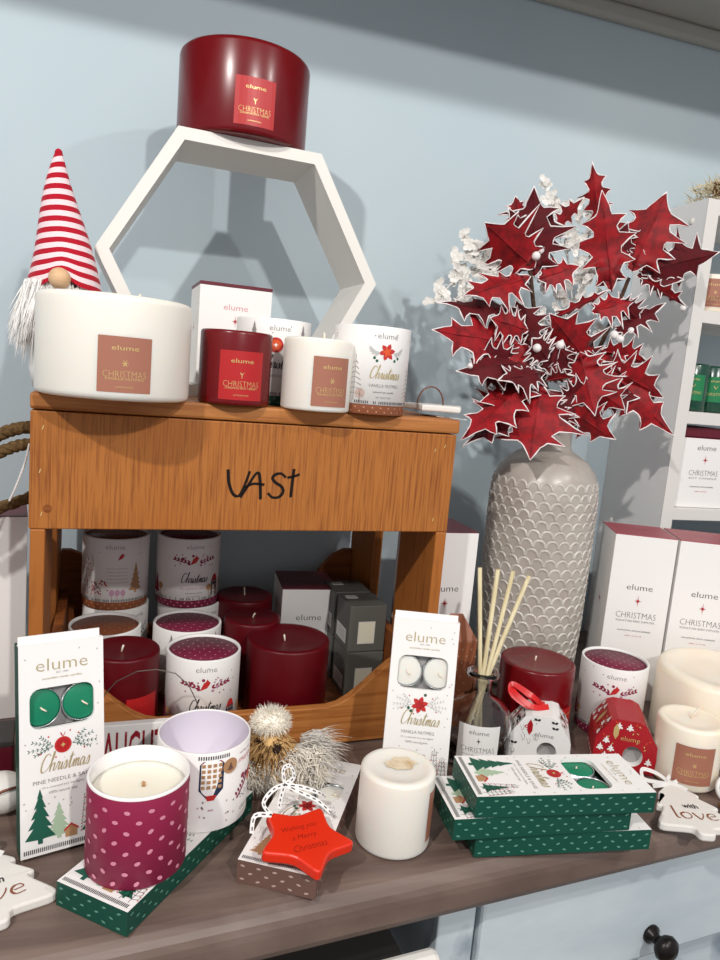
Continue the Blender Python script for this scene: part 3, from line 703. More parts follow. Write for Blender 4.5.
# left column (copper), right column (maroon)
tube_jar('copper-based candle tube stacked topmost at the left rear of the crate, its caption side showing','back',M['copper'],M['copdot'],cw(.087,.238,ZI+JH+.0002),0,R1)
tube_jar('copper-lidded candle tube under the topmost caption tube in the left rear stack','nutmeg',M['copper'],M['copdot'],cw(.089,.240,ZI),40,R1)
tube_jar('copper-lidded candle tube, brown lid showing, behind the leftmost red candle in the crate','nutmeg',M['copper'],M['copdot'],cw(.0755,.150,ZI),0,R1)
tube_jar('maroon-based mulberry candle tube stacked topmost, second from the left in the crate','mulberry',M['maroon'],M['pinkdot'],cw(.1835,.238,ZI+JH+.0002),8,R1)
tube_jar('maroon-lidded candle tube under the topmost mulberry tube at the rear of the crate','orange',M['maroon'],M['pinkdot'],cw(.188,.240,ZI),40,R1)
tube_jar('maroon-lidded candle tube with fir tree print directly behind the front mulberry tube','orange',M['maroon'],M['pinkdot'],cw(.1765,.150,ZI),10,R1)
tube_jar('mulberry candle tube standing foremost in the crate behind the wire arch','mulberry',M['maroon'],M['pinkdot'],cw(.1865,.060,ZI),0,R1)
# plain supports under the two middle tubes are further cartons, hidden
for a,l in ((.074,'hidden lower carton under the brown-lidded tube'),(.177,'hidden lower carton under the fir print tube')):
    pass
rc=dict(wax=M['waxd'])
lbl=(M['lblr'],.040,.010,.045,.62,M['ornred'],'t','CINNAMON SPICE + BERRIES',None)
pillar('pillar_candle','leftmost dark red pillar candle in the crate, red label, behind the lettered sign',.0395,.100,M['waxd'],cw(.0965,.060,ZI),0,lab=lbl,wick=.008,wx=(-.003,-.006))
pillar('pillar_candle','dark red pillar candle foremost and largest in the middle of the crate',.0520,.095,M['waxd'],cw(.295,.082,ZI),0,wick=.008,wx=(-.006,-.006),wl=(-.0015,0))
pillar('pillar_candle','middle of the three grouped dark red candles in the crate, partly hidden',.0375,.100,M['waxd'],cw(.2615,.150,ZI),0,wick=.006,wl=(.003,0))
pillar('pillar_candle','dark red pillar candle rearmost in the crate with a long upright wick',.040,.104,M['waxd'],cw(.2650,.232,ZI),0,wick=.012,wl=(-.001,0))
gift_box('gift_box','white gift carton with a burgundy lid inside the crate behind the grey boxes',.080,.090,.124,M['burg'],cw(.3105,.190,ZI),-3,vtop=.28,cap='SOY CANDLE')
def grey_box(label,loc,rotz):
    t=thing('candle_box',label,'box',loc,rotz,'small slate grey boxes in the crate'); m=MB(); w,d,h=.052,.056,.0635
    m.box(M['boxg'],0,w,0,d,0.0002,h,.0008); mp=flat((w/2,0,0),(1,0,0),(0,0,1),(0,-1,0)); sd=flat((0,d/2,0),(0,-1,0),(0,0,1),(-1,0,0)); tp=flat((w/2,d/2,h),(1,0,0),(0,1,0),(0,0,1))
    patch(m,mp,-.013,.011,.011,.042,M['lgrey'],n=1); patch(m,mp,-.012,.010,.012,.041,M['lblcream'],e=.0004,n=1)
    patch(m,sd,-.022,.018,.008,.028,M['lblw'],n=1)
    for k in range(4): text(m,sd,'llllllllll',-.002,.013+.0035*k,.026,.001,M['blk'],e=.0004)
    patch(m,tp,-.02,-.004,.004,.018,M['lblw'],n=1)
    for k in range(5): poly(m,tp,[(-.0004,-.005),(.0004,-.005),(.0004,.005),(-.0004,.005)],M['blk'],-.018+.003*k,.011,1,e=.0004)
    ribbon(m,tp,[(-.027,.0),(0,.002),(.027,.0)],.0006,M['boxgd'],var=0); ribbon(m,tp,[(0,.002),(.012,.02),(.027,.026)],.0006,M['boxgd'],var=0)
    m.build('carton',t); return t
gb=grey_box('slate grey candle box on top of the front grey stack in the crate',cw(.3805,.097,ZI+.064),2.34)
dup(gb,'slate grey candle box at the bottom of the front grey stack in the crate',cw(.3800,.094,ZI),2.3)
dup(gb,'slate grey candle box on top of the rear grey stack, half behind the front stack',cw(.3790,.158,ZI+.0642),2.3)
dup(gb,'slate grey candle box at the bottom of the rear grey stack in the crate',cw(.3790,.157,ZI),2.3)

# ================================================================== behind / beside the crate
gift_box('gift_box','tall white carton with a burgundy lid at the left of the crate under the rope',.087,.087,.2485,M['burg'],(-.105,.120,.0002),9,marks=False,group='tall diffuser cartons')
gift_box('gift_box','tall white carton with a burgundy lid between the crate and the taupe vase',.0805,.087,.2485,M['burg'],(.4585,.087,.0002),1,group='tall diffuser cartons',vtop=.50)
tb=gift_box('gift_box','tall white rose-lidded carton, left of the pair before the bookcase',.0871,.0871,.2485,M['rose'],(.7654,.1015,.0002),-23.6,group='tall diffuser cartons')
dup(tb,'tall white rose-lidded carton cut by the right frame, right of the pair',(.8478,.0640,.0002),-24.2)
t=thing('gift_pouch','copper brown spotted gift box with a folded top behind the upright nutmeg tealight box','gift box',(.497,.036,.0002),-8)
m=MB(); m.box(M['copper'],-.022,.022,-.016,.016,.0002,.125,.002)
m.add([(-.022,-.016,.125),(.022,-.016,.125),(.022,.016,.125),(-.022,.016,.125),(-.012,0,.155),(.004,0,.155)],[[0,1,5,4],[1,2,5],[2,3,4,5],[3,0,4]],M['copper'])
for mp2,U in ((flat((0,-.016,0),(1,0,0),(0,0,1),(0,-1,0)),.021),(flat((.022,0,0),(0,1,0),(0,0,1),(1,0,0)),.014)): spots(m,mp2,-U+.003,U,.006,.12,.011,.009,M['copdot'],.001)
m.build('carton',t)

# vase with embossed scales
vc=(.684,.176,.0002); vr=.0785
v=thing('vase','tall taupe bottle vase with embossed scale pattern right of the crate','vase',vc)
hb=.344
prof=[(.0001,0),(.060,0),(.068,.004),(.0735,.02),(vr-.001,.10),(vr,.20),(vr,.285),(.0765,.308),(.071,.327),(.059,.342),(.045,.352),(.034,.357),(.0315,.364),(.031,.40),(.0325,.412),(.029,.412),(.0275,.40),(.0275,.37),(.02,.36),(.0001,.355)]
m=MB(); m.lathe(M['vase'],prof,96); m.build('body',v)
def vrad(z):
    for (r0,z0),(r1,z1) in zip(prof[1:],prof[2:]):
        if z0<=z<=z1 and z1>z0: return r0+(r1-r0)*(z-z0)/(z1-z0)
    return vr
m=MB(); nS=27; du=2*PI/nS
for j in range(23):
    z=.006+j*.0136
    for i in range(nS):
        a0=du*(i+(.5 if j%2 else 0)); vs=[]
        if math.cos(a0-math.atan2(-1,-.6))<-.55: continue
        for k in range(9):
            th=PI*k/8; 
            for rad,lift in ((.0104,.0001),(.0095,.0016),(.0080,.0014),(.0066,.0001)):
                aa=a0+rad*math.cos(th)/vr; zz=z+rad*1.15*math.sin(th); rr_=vrad(min(zz,.33))+lift
                vs.append((rr_*math.cos(aa),rr_*math.sin(aa),zz))
        fs=[]
        for k in range(8):
            for q in range(3): a=k*4+q; fs.append([a,a+1,a+5,a+4])
        m.add(vs,fs,M['vaser'],True)
m.build('embossed_scales',v)

# ------------------------------------------------------------------ foliage (leaf: base, tip, width)
HALF=[(0,.0),(.04,.10),(.12,.20),(.09,.50),(.20,.30),(.26,.36),(.29,.74),(.37,.38),(.44,.42),(.52,.86),(.56,.40),(.64,.32),(.73,.60),(.76,.22),(.84,.15),(1.0,0)]
def leaf(mb,base,tip,w,nrm,cup=.34,droop=.0,mt=None,seedv=0):
    base=Vector(base); tip=Vector(tip); ax=tip-base; L=ax.length; ax/=L; n=Vector(nrm); n=(n-ax*n.dot(ax)).normalized(); s=ax.cross(n)
    rr=random.Random(seedv)
    def P(t,q,e=0):
        h=cup*w*(abs(q)**1.3)+droop*L*(t*t)+.035*L*math.sin(t*9+seedv)*abs(q)+.012*L*math.sin(seedv*3+t*14)
        return base+ax*(t*L)+s*(q*w)-n*h+n*e
    for side in (-1,1):
        H=[(min(1,max(0,t+rr.uniform(-.02,.02))) if 0<t<1 else t,q*rr.uniform(.82,1.15)) for t,q in HALF]
        vs=[];fs=[];m_=mt or M['velvet']; vlist=[]
        for t,q in H: 
            vs.append(P(t*.92 if t<1 else 1,0)); vs.append(P(t*.95 if t<1 else 1,side*q*.5*.5)); vs.append(P(t,side*q*.5*1.0))
        for i in range(len(H)-1):
            a=i*3; fs+=[[a,a+1,a+4,a+3],[a+1,a+2,a+5,a+4]]
        if side<0: fs=[f[::-1] for f in fs]
        mb.add(vs,fs,m_,True)
        E=[]
        for i in range(len(H)):
            t,q=H[i]; E.append(P(t,side*q*.5,.0003))
            if i<len(H)-1:
                t2,q2=H[i+1]; E.append(P((t+t2)/2+rr.uniform(-.01,.01),side*(q+q2)*.25*(.97+rr.uniform(-.05,.05)),.0003))
        mb.tube(M['frost'],E,[.00045+.0009*rr.random()**1.5 for _ in E],5)
    mb.tube(m_,[P(t,0,.0004) for t in (0,.25,.5,.75,.95)],[.0012,.001,.0008,.0006,.0003],5)
#LEAVES
def stem_tube(m,pts,r0,r1):
    n=len(pts); m.tube(M['stem'],pts,[r0+(r1-r0)*i/(n-1) for i in range(n)],8)
CAMP=Vector(CAMD['loc'])
def sprigt(label,pts,leaves,berries,r=(.0042,.0028),name='poinsettia_stem'):
    t=thing(name,label,'artificial flower',pts[0],group='red leafy stems in the vase'); O=Vector(pts[0])
    m=MB(); stem_tube(m,[Vector(p)-O for p in pts],*r); m.build('stem',t)
    for i,(b,tp,w,tw,dk) in enumerate(leaves):
        b,tp=Vector(b),Vector(tp); view=(CAMP-(b+tp)/2).normalized(); ax=(tp-b).normalized()
        n=Matrix.Rotation(R(tw),3,ax)@view
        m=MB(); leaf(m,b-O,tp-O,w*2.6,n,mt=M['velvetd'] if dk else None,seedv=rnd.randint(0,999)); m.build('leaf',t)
    for b in berries:
        m=MB(); m.sphere(M['berry'],Vector(b[:3])-O,b[3],n=12); m.build('berry',t)
    return t
def sprayt(label,main,brs):
    t=thing('floral_spray',label,'artificial flower',main[0],group='white floral sprays in the vase'); O=Vector(main[0]); loc=lambda p:Vector(p)-O
    m=MB(); m.tube(M['floral'],[loc(p) for p in main],.0012,6); m.build('stem',t)
    for b in brs:
        m=MB(); P=[loc(p) for p in b]; Q=[]
        n=len(P)
        for i in range(n-1):
            p0,p1,p2,p3=[P[max(0,min(n-1,i+k))] for k in (-1,0,1,2)]
            for k in range(4): k/=4; Q.append(.5*((2*p1)+(p2-p0)*k+(2*p0-5*p1+4*p2-p3)*k*k+(3*p1-p0-3*p2+p3)*k**3))
        Q.append(P[-1]); m.tube(M['floral'],Q,.0008,5)
        for i,q in enumerate(Q[1:]):
            for sd in (-1,1):
                if rnd.random()<.3: continue
                d=Vector((rnd.uniform(-1,1),rnd.uniform(-.8,.3),rnd.uniform(-.6,1))).normalized(); c=q+d*rnd.uniform(.007,.014); m.tube(M['floral'],[q,c],.0005,4)
                view=(CAMP-O-c).normalized(); a0=rnd.uniform(0,6.28); u=view.cross(Vector((.3,.2,1))).normalized(); v=view.cross(u); tilt=rnd.uniform(-.5,.5)
                for k in range(4):      # fan of rounded petals
                    an=a0+k*.75; dd=(u*math.cos(an)+v*math.sin(an)+view*tilt).normalized(); ss=dd.cross(view).normalized(); L=rnd.uniform(.0080,.0115)
                    vs=[c]+[c+dd*L*.55+ss*L*.36-view*.0006,c+dd*L*.95+ss*L*.26+view*.0006,c+dd*L*1.05+view*.001,c+dd*L*.95-ss*L*.26+view*.0006,c+dd*L*.55-ss*L*.36-view*.0006]
                    o_=[x-view*.0005 for x in vs]
                    m.add(vs+o_,[list(range(6)),[6+x for x in range(6)][::-1]]+[[i_,6+i_,6+(i_+1)%6,(i_+1)%6] for i_ in range(6)],M['floral'],False)
        m.build('flower_branch',t)
    return t
sprigt('red leafy stem rising highest on the left side of the vase',[(0.678, 0.176, 0.375), (0.6808, 0.172, 0.4014), (0.6533, 0.168, 0.4723), (0.6261, 0.166, 0.5542), (0.6119, 0.165, 0.6073)],
 [((0.6194, 0.165, 0.5987), (0.5948, 0.15, 0.7135), 0.048, 8, 1), ((0.6149, 0.16, 0.6098), (0.5198, 0.135, 0.6536), 0.05, -10, 0), ((0.6131, 0.165, 0.598), (0.4987, 0.13, 0.5563), 0.034, 35, 0), ((0.6232, 0.16, 0.5959), (0.6777, 0.145, 0.6186), 0.03, -20, 0), ((0.6258, 0.17, 0.6205), (0.565, 0.16, 0.6826), 0.032, 15, 1), ((0.6276, 0.17, 0.6303), (0.6322, 0.16, 0.6898), 0.03, -15, 1), ((0.6451, 0.175, 0.6647), (0.6799, 0.16, 0.7142), 0.02, 40, 0), ((0.5939, 0.175, 0.667), (0.5786, 0.17, 0.7022), 0.022, 20, 0), ((0.6051, 0.165, 0.5519), (0.4672, 0.14, 0.5445), 0.026, 50, 1), ((0.6043, 0.155, 0.5032), (0.4563, 0.125, 0.508), 0.038, 20, 0), ((0.6223, 0.158, 0.5007), (0.5955, 0.165, 0.5646), 0.04, -15, 1)],
 [(0.6102, 0.15, 0.6241, 0.0062), (0.6164, 0.152, 0.6332, 0.0058), (0.6169, 0.13, 0.4999, 0.006)])
sprigt('red leafy stem leaning to the upper right out of the vase',[(0.6900000000000001, 0.176, 0.375), (0.7249, 0.172, 0.4042), (0.7338, 0.168, 0.4864), (0.7556, 0.165, 0.5537), (0.7727, 0.162, 0.6155)],
 [((0.7457, 0.16, 0.5923), (0.7006, 0.15, 0.7246), 0.04, 12, 0), ((0.7179, 0.17, 0.6849), (0.6889, 0.165, 0.7634), 0.022, -10, 0), ((0.7749, 0.16, 0.624), (0.8038, 0.145, 0.7367), 0.058, -8, 0), ((0.7848, 0.155, 0.6247), (0.8979, 0.13, 0.6642), 0.04, 15, 1), ((0.7897, 0.16, 0.6187), (0.8604, 0.135, 0.5819), 0.017, 45, 0), ((0.7201, 0.165, 0.5614), (0.7822, 0.15, 0.5857), 0.028, -25, 0), ((0.7552, 0.16, 0.5333), (0.8252, 0.14, 0.5841), 0.024, -40, 1), ((0.6482, 0.15, 0.5446), (0.7313, 0.145, 0.5922), 0.014, 50, 0), ((0.761, 0.16, 0.5827), (0.7928, 0.15, 0.554), 0.026, 20, 1), ((0.7494, 0.17, 0.6361), (0.7568, 0.16, 0.6915), 0.034, 20, 1), ((0.7743, 0.165, 0.6302), (0.7945, 0.16, 0.6926), 0.04, 25, 1), ((0.7827, 0.16, 0.6193), (0.8591, 0.15, 0.6218), 0.026, -35, 1), ((0.7729, 0.165, 0.6385), (0.7185, 0.16, 0.6779), 0.02, 40, 0)],
 [(0.748, 0.145, 0.5307, 0.0066), (0.7553, 0.14, 0.5257, 0.006), (0.7795, 0.15, 0.5397, 0.0055), (0.8562, 0.14, 0.5803, 0.005)])
sprigt('low red leafy stem drooping over the left and front of the vase neck',[(0.678, 0.176, 0.375), (0.6857, 0.166, 0.3875), (0.6625, 0.16, 0.4302), (0.6421, 0.15, 0.4506)],
 [((0.6329, 0.135, 0.4518), (0.6001, 0.085, 0.35), 0.062, 0, 0), ((0.6209, 0.14, 0.4563), (0.502, 0.1, 0.3698), 0.038, 30, 0), ((0.6282, 0.15, 0.4227), (0.5131, 0.115, 0.3593), 0.026, 45, 1), ((0.6399, 0.14, 0.4689), (0.5526, 0.11, 0.4517), 0.03, 30, 1), ((0.6445, 0.145, 0.458), (0.6757, 0.12, 0.4668), 0.024, 60, 0), ((0.6294, 0.15, 0.4846), (0.494, 0.12, 0.4572), 0.034, 30, 1), ((0.6495, 0.155, 0.5004), (0.669, 0.15, 0.5468), 0.034, 10, 1), ((0.6112, 0.15, 0.5244), (0.5461, 0.14, 0.5334), 0.032, 15, 0), ((0.6178, 0.16, 0.4948), (0.5394, 0.15, 0.5064), 0.034, -10, 1), ((0.6259, 0.15, 0.4395), (0.5399, 0.13, 0.4204), 0.034, 25, 0), ((0.6389, 0.145, 0.4407), (0.6028, 0.125, 0.3865), 0.04, -20, 1), ((0.6546, 0.15, 0.4657), (0.6607, 0.14, 0.5152), 0.04, 20, 1), ((0.6126, 0.16, 0.462), (0.5349, 0.145, 0.4601), 0.036, 10, 1), ((0.6047, 0.155, 0.4405), (0.5451, 0.14, 0.3927), 0.036, 0, 0), ((0.6559, 0.15, 0.4332), (0.6583, 0.13, 0.3751), 0.036, 15, 1), ((0.614, 0.15, 0.504), (0.5884, 0.14, 0.4647), 0.034, -10, 0), ((0.6423, 0.14, 0.4858), (0.6074, 0.13, 0.5125), 0.03, 20, 1), ((0.6291, 0.155, 0.4846), (0.5771, 0.14, 0.4321), 0.036, -30, 1), ((0.6079, 0.155, 0.4757), (0.5219, 0.14, 0.4859), 0.03, -20, 1)],
 [(0.5194, 0.13, 0.4671, 0.004)])
sprigt('low red leafy stem spreading over the right side of the vase neck',[(0.6900000000000001, 0.176, 0.375), (0.7189, 0.17, 0.389), (0.7214, 0.165, 0.4415), (0.7215, 0.155, 0.4855)],
 [((0.7216, 0.15, 0.4841), (0.6289, 0.13, 0.5483), 0.046, -10, 0), ((0.692, 0.14, 0.5014), (0.7023, 0.1, 0.4144), 0.046, 10, 0), ((0.6738, 0.14, 0.4251), (0.7456, 0.105, 0.3828), 0.034, 25, 0), ((0.7282, 0.15, 0.4962), (0.8568, 0.12, 0.3932), 0.034, -15, 0), ((0.7339, 0.145, 0.491), (0.8334, 0.125, 0.4474), 0.034, 20, 0), ((0.73, 0.155, 0.4963), (0.7824, 0.145, 0.5097), 0.022, -40, 0), ((0.6695, 0.14, 0.4319), (0.7179, 0.12, 0.4576), 0.03, 40, 1), ((0.6908, 0.14, 0.4548), (0.6627, 0.12, 0.3906), 0.036, -20, 1), ((0.7096, 0.145, 0.4632), (0.7651, 0.12, 0.4255), 0.038, 10, 0), ((0.7314, 0.15, 0.5079), (0.8086, 0.14, 0.4975), 0.03, 30, 0), ((0.6823, 0.15, 0.5006), (0.7071, 0.145, 0.5338), 0.03, 0, 1), ((0.6947, 0.15, 0.4733), (0.659, 0.14, 0.5039), 0.036, 25, 1), ((0.7394, 0.155, 0.458), (0.7689, 0.14, 0.4215), 0.034, 20, 1), ((0.7455, 0.15, 0.4732), (0.8213, 0.135, 0.4724), 0.034, 5, 1), ((0.724, 0.15, 0.4468), (0.7957, 0.13, 0.4444), 0.032, -25, 1), ((0.7396, 0.16, 0.4797), (0.8516, 0.15, 0.4217), 0.036, 40, 1)],
 [(0.6459, 0.12, 0.5065, 0.006)])
sprayt('white artificial flower spray reaching out to the left of the vase',[(0.7069, 0.185, 0.3717), (0.6411, 0.19, 0.5), (0.582, 0.19, 0.5788), (0.5599, 0.19, 0.6037)],[[(0.566, 0.188, 0.5974), (0.5304, 0.185, 0.5968), (0.5003, 0.18, 0.5752), (0.4774, 0.175, 0.5468)], [(0.5624, 0.188, 0.6011), (0.536, 0.185, 0.6272), (0.5202, 0.18, 0.6377)], [(0.566, 0.188, 0.5974), (0.5461, 0.18, 0.5738), (0.5067, 0.17, 0.5577)], [(0.559, 0.188, 0.6034), (0.5265, 0.18, 0.6092), (0.4976, 0.175, 0.6049)], [(0.5715, 0.188, 0.5912), (0.5675, 0.18, 0.6144), (0.5679, 0.175, 0.6273)]])
sprayt('white artificial flower spray standing between the two tall red stems',[(0.7156, 0.185, 0.3722), (0.7167, 0.195, 0.4921), (0.7038, 0.195, 0.5788), (0.6814, 0.195, 0.6616)],[[(0.7068, 0.195, 0.5355), (0.674, 0.19, 0.5752), (0.6519, 0.185, 0.6145)], [(0.7038, 0.195, 0.5788), (0.7266, 0.19, 0.6099), (0.7362, 0.185, 0.6363)], [(0.6888, 0.195, 0.6344), (0.6537, 0.195, 0.6926), (0.6393, 0.195, 0.7247)], [(0.6867, 0.195, 0.6483), (0.6982, 0.19, 0.6842), (0.7007, 0.19, 0.7124)], [(0.7123, 0.195, 0.5213), (0.74, 0.19, 0.546), (0.7412, 0.185, 0.5823)], [(0.7111, 0.195, 0.5064), (0.6688, 0.19, 0.517), (0.6487, 0.185, 0.5436)], [(0.6814, 0.195, 0.6616), (0.663, 0.19, 0.6972), (0.6607, 0.19, 0.7133)], [(0.7178, 0.19, 0.4625), (0.7513, 0.185, 0.4728), (0.7629, 0.18, 0.5111)], [(0.6951, 0.19, 0.5919), (0.7027, 0.185, 0.6321), (0.6851, 0.18, 0.6599)]])
#ENDLEAVES

# ================================================================== front row
tealight_box('pine needle tealight box standing upright at the left with two green candles in its window','pine',M['teal'],M['green'],None,(.014+.031,-.121+.011,.0008),(R(90-10),0,R(16.5)),tab=True,group='pine needle tealight boxes')
tealight_box('vanilla nutmeg tealight box standing upright against the crate with two white candles in its window','nutmeg',M['waxw'],M['white'],None,(.369+.034,-.066-.012,.0008),(R(90-10),0,R(-20)),tab=True)

ax45=R(-39.5)
tealight_box('pine needle tealight box lying flat under the magenta jar at the left','pine',M['teal'],M['green'],M['greendot'],(.0785,-.2165,.0002),(0,0,ax45),group='pine needle tealight boxes')
tealight_box('vanilla nutmeg tealight box lying flat under the orange-red star','nutmeg',M['waxw'],M['brown'],M['browndot'],(.2265,-.2115,.0002),(0,0,R(-29)))
gg='green-sided tealight boxes in the stack on the right'
tealight_box('green-sided tealight box at the bottom of the stack of three','pine',M['teal'],M['green'],M['greendot'],(.4225,-.1680,.0002),(0,0,R(-96.5)),gg)
tealight_box('green-sided tealight box in the middle of the stack of three','pine',M['teal'],M['green'],M['greendot'],(.3960,-.1700,.0002+BT+.0006),(0,0,R(-95)),gg)
tealight_box('green-sided tealight box on top of the stack of three','pine',M['teal'],M['green'],M['greendot'],(.4165,-.1720,.0002+2*(BT+.0006)),(0,0,R(-97)),gg)

# magenta jar
j=thing('candle_jar','magenta spotted candle jar with cream wax at the front left','candle jar',(.1115,-.1765,BT+.0008),0)
r=.0412;h=.0785
m=MB(); m.lathe(M['magenta'],[(.0001,.0002),(r-.001,.0002),(r,.001),(r,h-.001),(r-.0002,h-.0006)],72); spots(m,cylm(r),-.129,.129,.006,h-.005,.0185,.0088,M['pinkdot'],.0026,.0018,.8); m.build('sleeve',j)
m=MB(); m.lathe(M['white'],[(r-.0003,h-.003),(r+.0002,h),(r-.0008,h+.0012),(r-.0022,h+.0008),(r-.0026,h-.014),(r-.0026,h-.020)],72); m.build('rim',j)
m=MB(); m.lathe(M['cream'],[(r-.0028,h-.02),(r-.0028,h-.0125),(r-.006,h-.0135),(.0001,h-.0135)],64); m.build('wax',j)
m=MB(); m.tube(M['tan'],[(.003,-.001,h-.014),(.003,-.001,h-.009)],.0009,6); m.tube(M['tan'],[(.0045,-.001,h-.014),(.0045,-.001,h-.0095)],.0009,6); m.build('wick',j)
# open tube
j=thing('cardboard_tube','open empty white printed candle tube beside the magenta jar','cardboard tube',(.1705,-.1115,BT+.0008),-3)
r=.0430;h=.0765
m=MB(); m.lathe(M['white'],[(r,.0004),(r,h-.0006),(r-.0006,h),(r-.0016,h),(r-.0018,h-.002)],72)
m.lathe(M['lilac'],[(r-.0018,h-.001),(r-.0018,.004),(.0001,.004)],64); m.lathe(M['white'],[(.0001,.0002),(r,.0002)],64)
mp=cylm(r,0,0)
u=-.006
while u<.022: poly(m,mp,[(-.0005,0),(.0005,0),(.0005,.0036),(-.0005,.0036)],M['blk'],u,.0705); u+=.0021
poly(m,mp,[(-.011,0),(.011,0),(.011,-.025),(.004,-.033),(-.004,-.033),(-.011,-.025)],M['navy'],.006,.066); poly(m,mp,[(-.005,0),(.005,0),(.003,-.005),(-.003,-.005)],M['ornred'],.006,.036,1,E0*1.5); poly(m,mp,[(-.011,0),(.011,0),(.008,.003),(-.008,.003)],M['plum'],.006,.066)
for i in range(4):
    for k in range(5): poly(m,mp,[(-.0016,-.0016),(.0016,-.0016),(.0016,.0016),(-.0016,.0016)],M['tan'],-.0015+.005*i,.044+.0052*k,1,E0*1.5)
dot(m,mp,.0235,.061,.0075,M['tan'],14,E0*1.5); poly(m,mp,fir(.008,.007,3),M['brown'],.0235,.0565,1,E0*2)
for k,(tx,mm,sx) in enumerate((('wishing you a',M['plum'],.020),('merry',M['ornred'],.021))): text(m,mp,tx,.044,.069-.0085*k,sx,.003+.003*k,mm,.01,slant=.3)
for k in range(12): poly(m,mp,leafp(.0052,.0026),M['plum'],.033+.0028*(k//2)+.001*(k%2),.024+.003*(k//2)*.9+.003*(k%2),1,rot=.7+1.4*(k%2))
for k in range(3): dot(m,mp,.041+.006*k,.044-.001*k,.0028,M['magenta'],8)
for k in range(14): dot(m,mp,.035+rnd.uniform(0,.02),.018+rnd.uniform(0,.01),.0006,M['navy'],6)
poly(m,mp,[(-.004,-.006),(.004,-.006),(.005,.005),(0,.009),(-.004,.004)],M['glitter'],.056,.038)
text(m,mp,'elume',.048,.012,.018,.0045,M['greyink'],.01)
for k in range(16): poly(m,mp,star8(.0017,.3,1),M['mauve'] if k%3 else M['blk'],rnd.uniform(-.02,.03),rnd.uniform(.006,.030))
m.build('sleeve',j)

# sign
s=thing('wooden_sign','white NAUGHTY sign with red letters and a wire arch, leaning on the crate front','sign',(.0905,-.034,.006),rot=(R(-3),0,R(2)))
m=MB(); m.box(M['signw'],-.040,.092,0,.010,-.0055,.061,.001); mp=flat((.0165,0,.034),(1,0,0),(0,0,1),(0,-1,0)); text(m,mp,'NAUGHTY',0,0,.086,.040,M['signr'],-.012); m.build('board',s)
m=MB(); P=[(-.026,.005,.060),(-.022,.006,.073),(-.014,.008,.09),(-.002,.01,.104),(.018,.011,.113),(.038,.011,.114),(.057,.010,.109),(.071,.008,.096),(.080,.006,.078),(.083,.005,.060)]; m.tube(M['wire'],P,.0006,6); m.build('wire_arch',s)

# white candle, front centre
pillar('pillar_candle','white pillar candle with a scorched top standing front and centre on the worktop',.0362,.0755,M['waxw'],(.3505,-.161,.0002),0,lab=(M['lblb'],.043,.012,.050,1.25,gold,'snow','VANILLA NUTMEG',None),top=M['waxs'],wick=0,dish=.002,round_=.004)

# star ornament
st=thing('star_ornament','orange-red star ornament lettered with a Christmas wish, tilted on the brown tealight box','ornament',(.252,-.198,.030),rot=(R(4),R(3),R(14)))
def roundpoly(P,f=.28,n=4):
    out=[]
    for i in range(len(P)):
        a,b,c=Vector(P[i-1]),Vector(P[i]),Vector(P[(i+1)%len(P)]); p=b+(a-b)*f; q=b+(c-b)*f
        for k in range(n+1): t=k/n; out.append(tuple(p*(1-t)**2+b*2*t*(1-t)+q*t*t))
    return out
m=MB(); m.prism(M['starm'],roundpoly(starpoly(.046,.027,5,R(116)),.25),0,.010,.0022,seg=3)
mp=flat((0,0,.010),(1,0,0),(0,1,0),(0,0,1))
for k,(tx,ww) in enumerate((('Wishing you',.034),('a Merry',.024),('Christmas',.032))): text(m,mp,tx,-.001,.011-.012*k,ww,.0075,M['starink'],.015,slant=.35)
m.build('plaque',st)
m=MB()
def stripe_ribbon(m,pts,w,ma,mb_,up=Vector((0,0,1))):
    pts=[Vector(p) for p in pts];P=[];n=len(pts)
    for i in range(n-1):
        p0,p1,p2,p3=[pts[max(0,min(n-1,i+k))] for k in (-1,0,1,2)]
        for t in range(5): t/=5; P.append(.5*((2*p1)+(p2-p0)*t+(2*p0-5*p1+4*p2-p3)*t*t+(3*p1-p0-3*p2+p3)*t**3))
    P.append(pts[-1]); 
    L=[];Rr=[];Lc=[];Rc=[]
    for i,p in enumerate(P):
        d=(P[min(i+1,len(P)-1)]-P[max(i-1,0)]).normalized(); s_=d.cross(up); s_=s_.normalized() if s_.length>.05 else Vector((1,0,0)); nn=s_.cross(d)*.0004
        L.append(p+s_*w/2);Rr.append(p-s_*w/2); Lc.append((p+s_*w*.13+nn,p+s_*w*.13-nn)); Rc.append((p-s_*w*.13+nn,p-s_*w*.13-nn))
    n=len(P)
    th=Vector((0,0,.00025))
    m.add(L+Rr,[[i,i+1,n+i+1,n+i] for i in range(n-1)],ma)
    if mb_:
        for q in (0,1): m.add([a[q] for a in Lc]+[a[q] for a in Rc],[[i,i+1,n+i+1,n+i] for i in range(0,n-1) if i%2==0],mb_)
for pts in ([(-.018,.033,.011),(-.022,.044,.016),(-.010,.052,.022),(.004,.056,.022),(.020,.066,.012)],[(-.018,.033,.011),(-.034,.034,.013),(-.040,.024,.004)],
            [(.004,.056,.022),(.018,.044,.018),(.030,.034,.014),(.040,.026,.006)],[(.004,.056,.022),(.020,.050,.020),(.036,.046,.014),(.046,.048,.006)],[(.004,.056,.022),(.008,.070,.028),(.017,.074,.028),(.016,.062,.024),(.004,.056,.022)],
            [(.004,.056,.022),(-.004,.046,.018),(-.010,.036,.0145)]):
    stripe_ribbon(m,pts,.0042,M['white'],M['blk'],Vector((.2,-.6,.7)))
m.build('striped_ribbon',st)

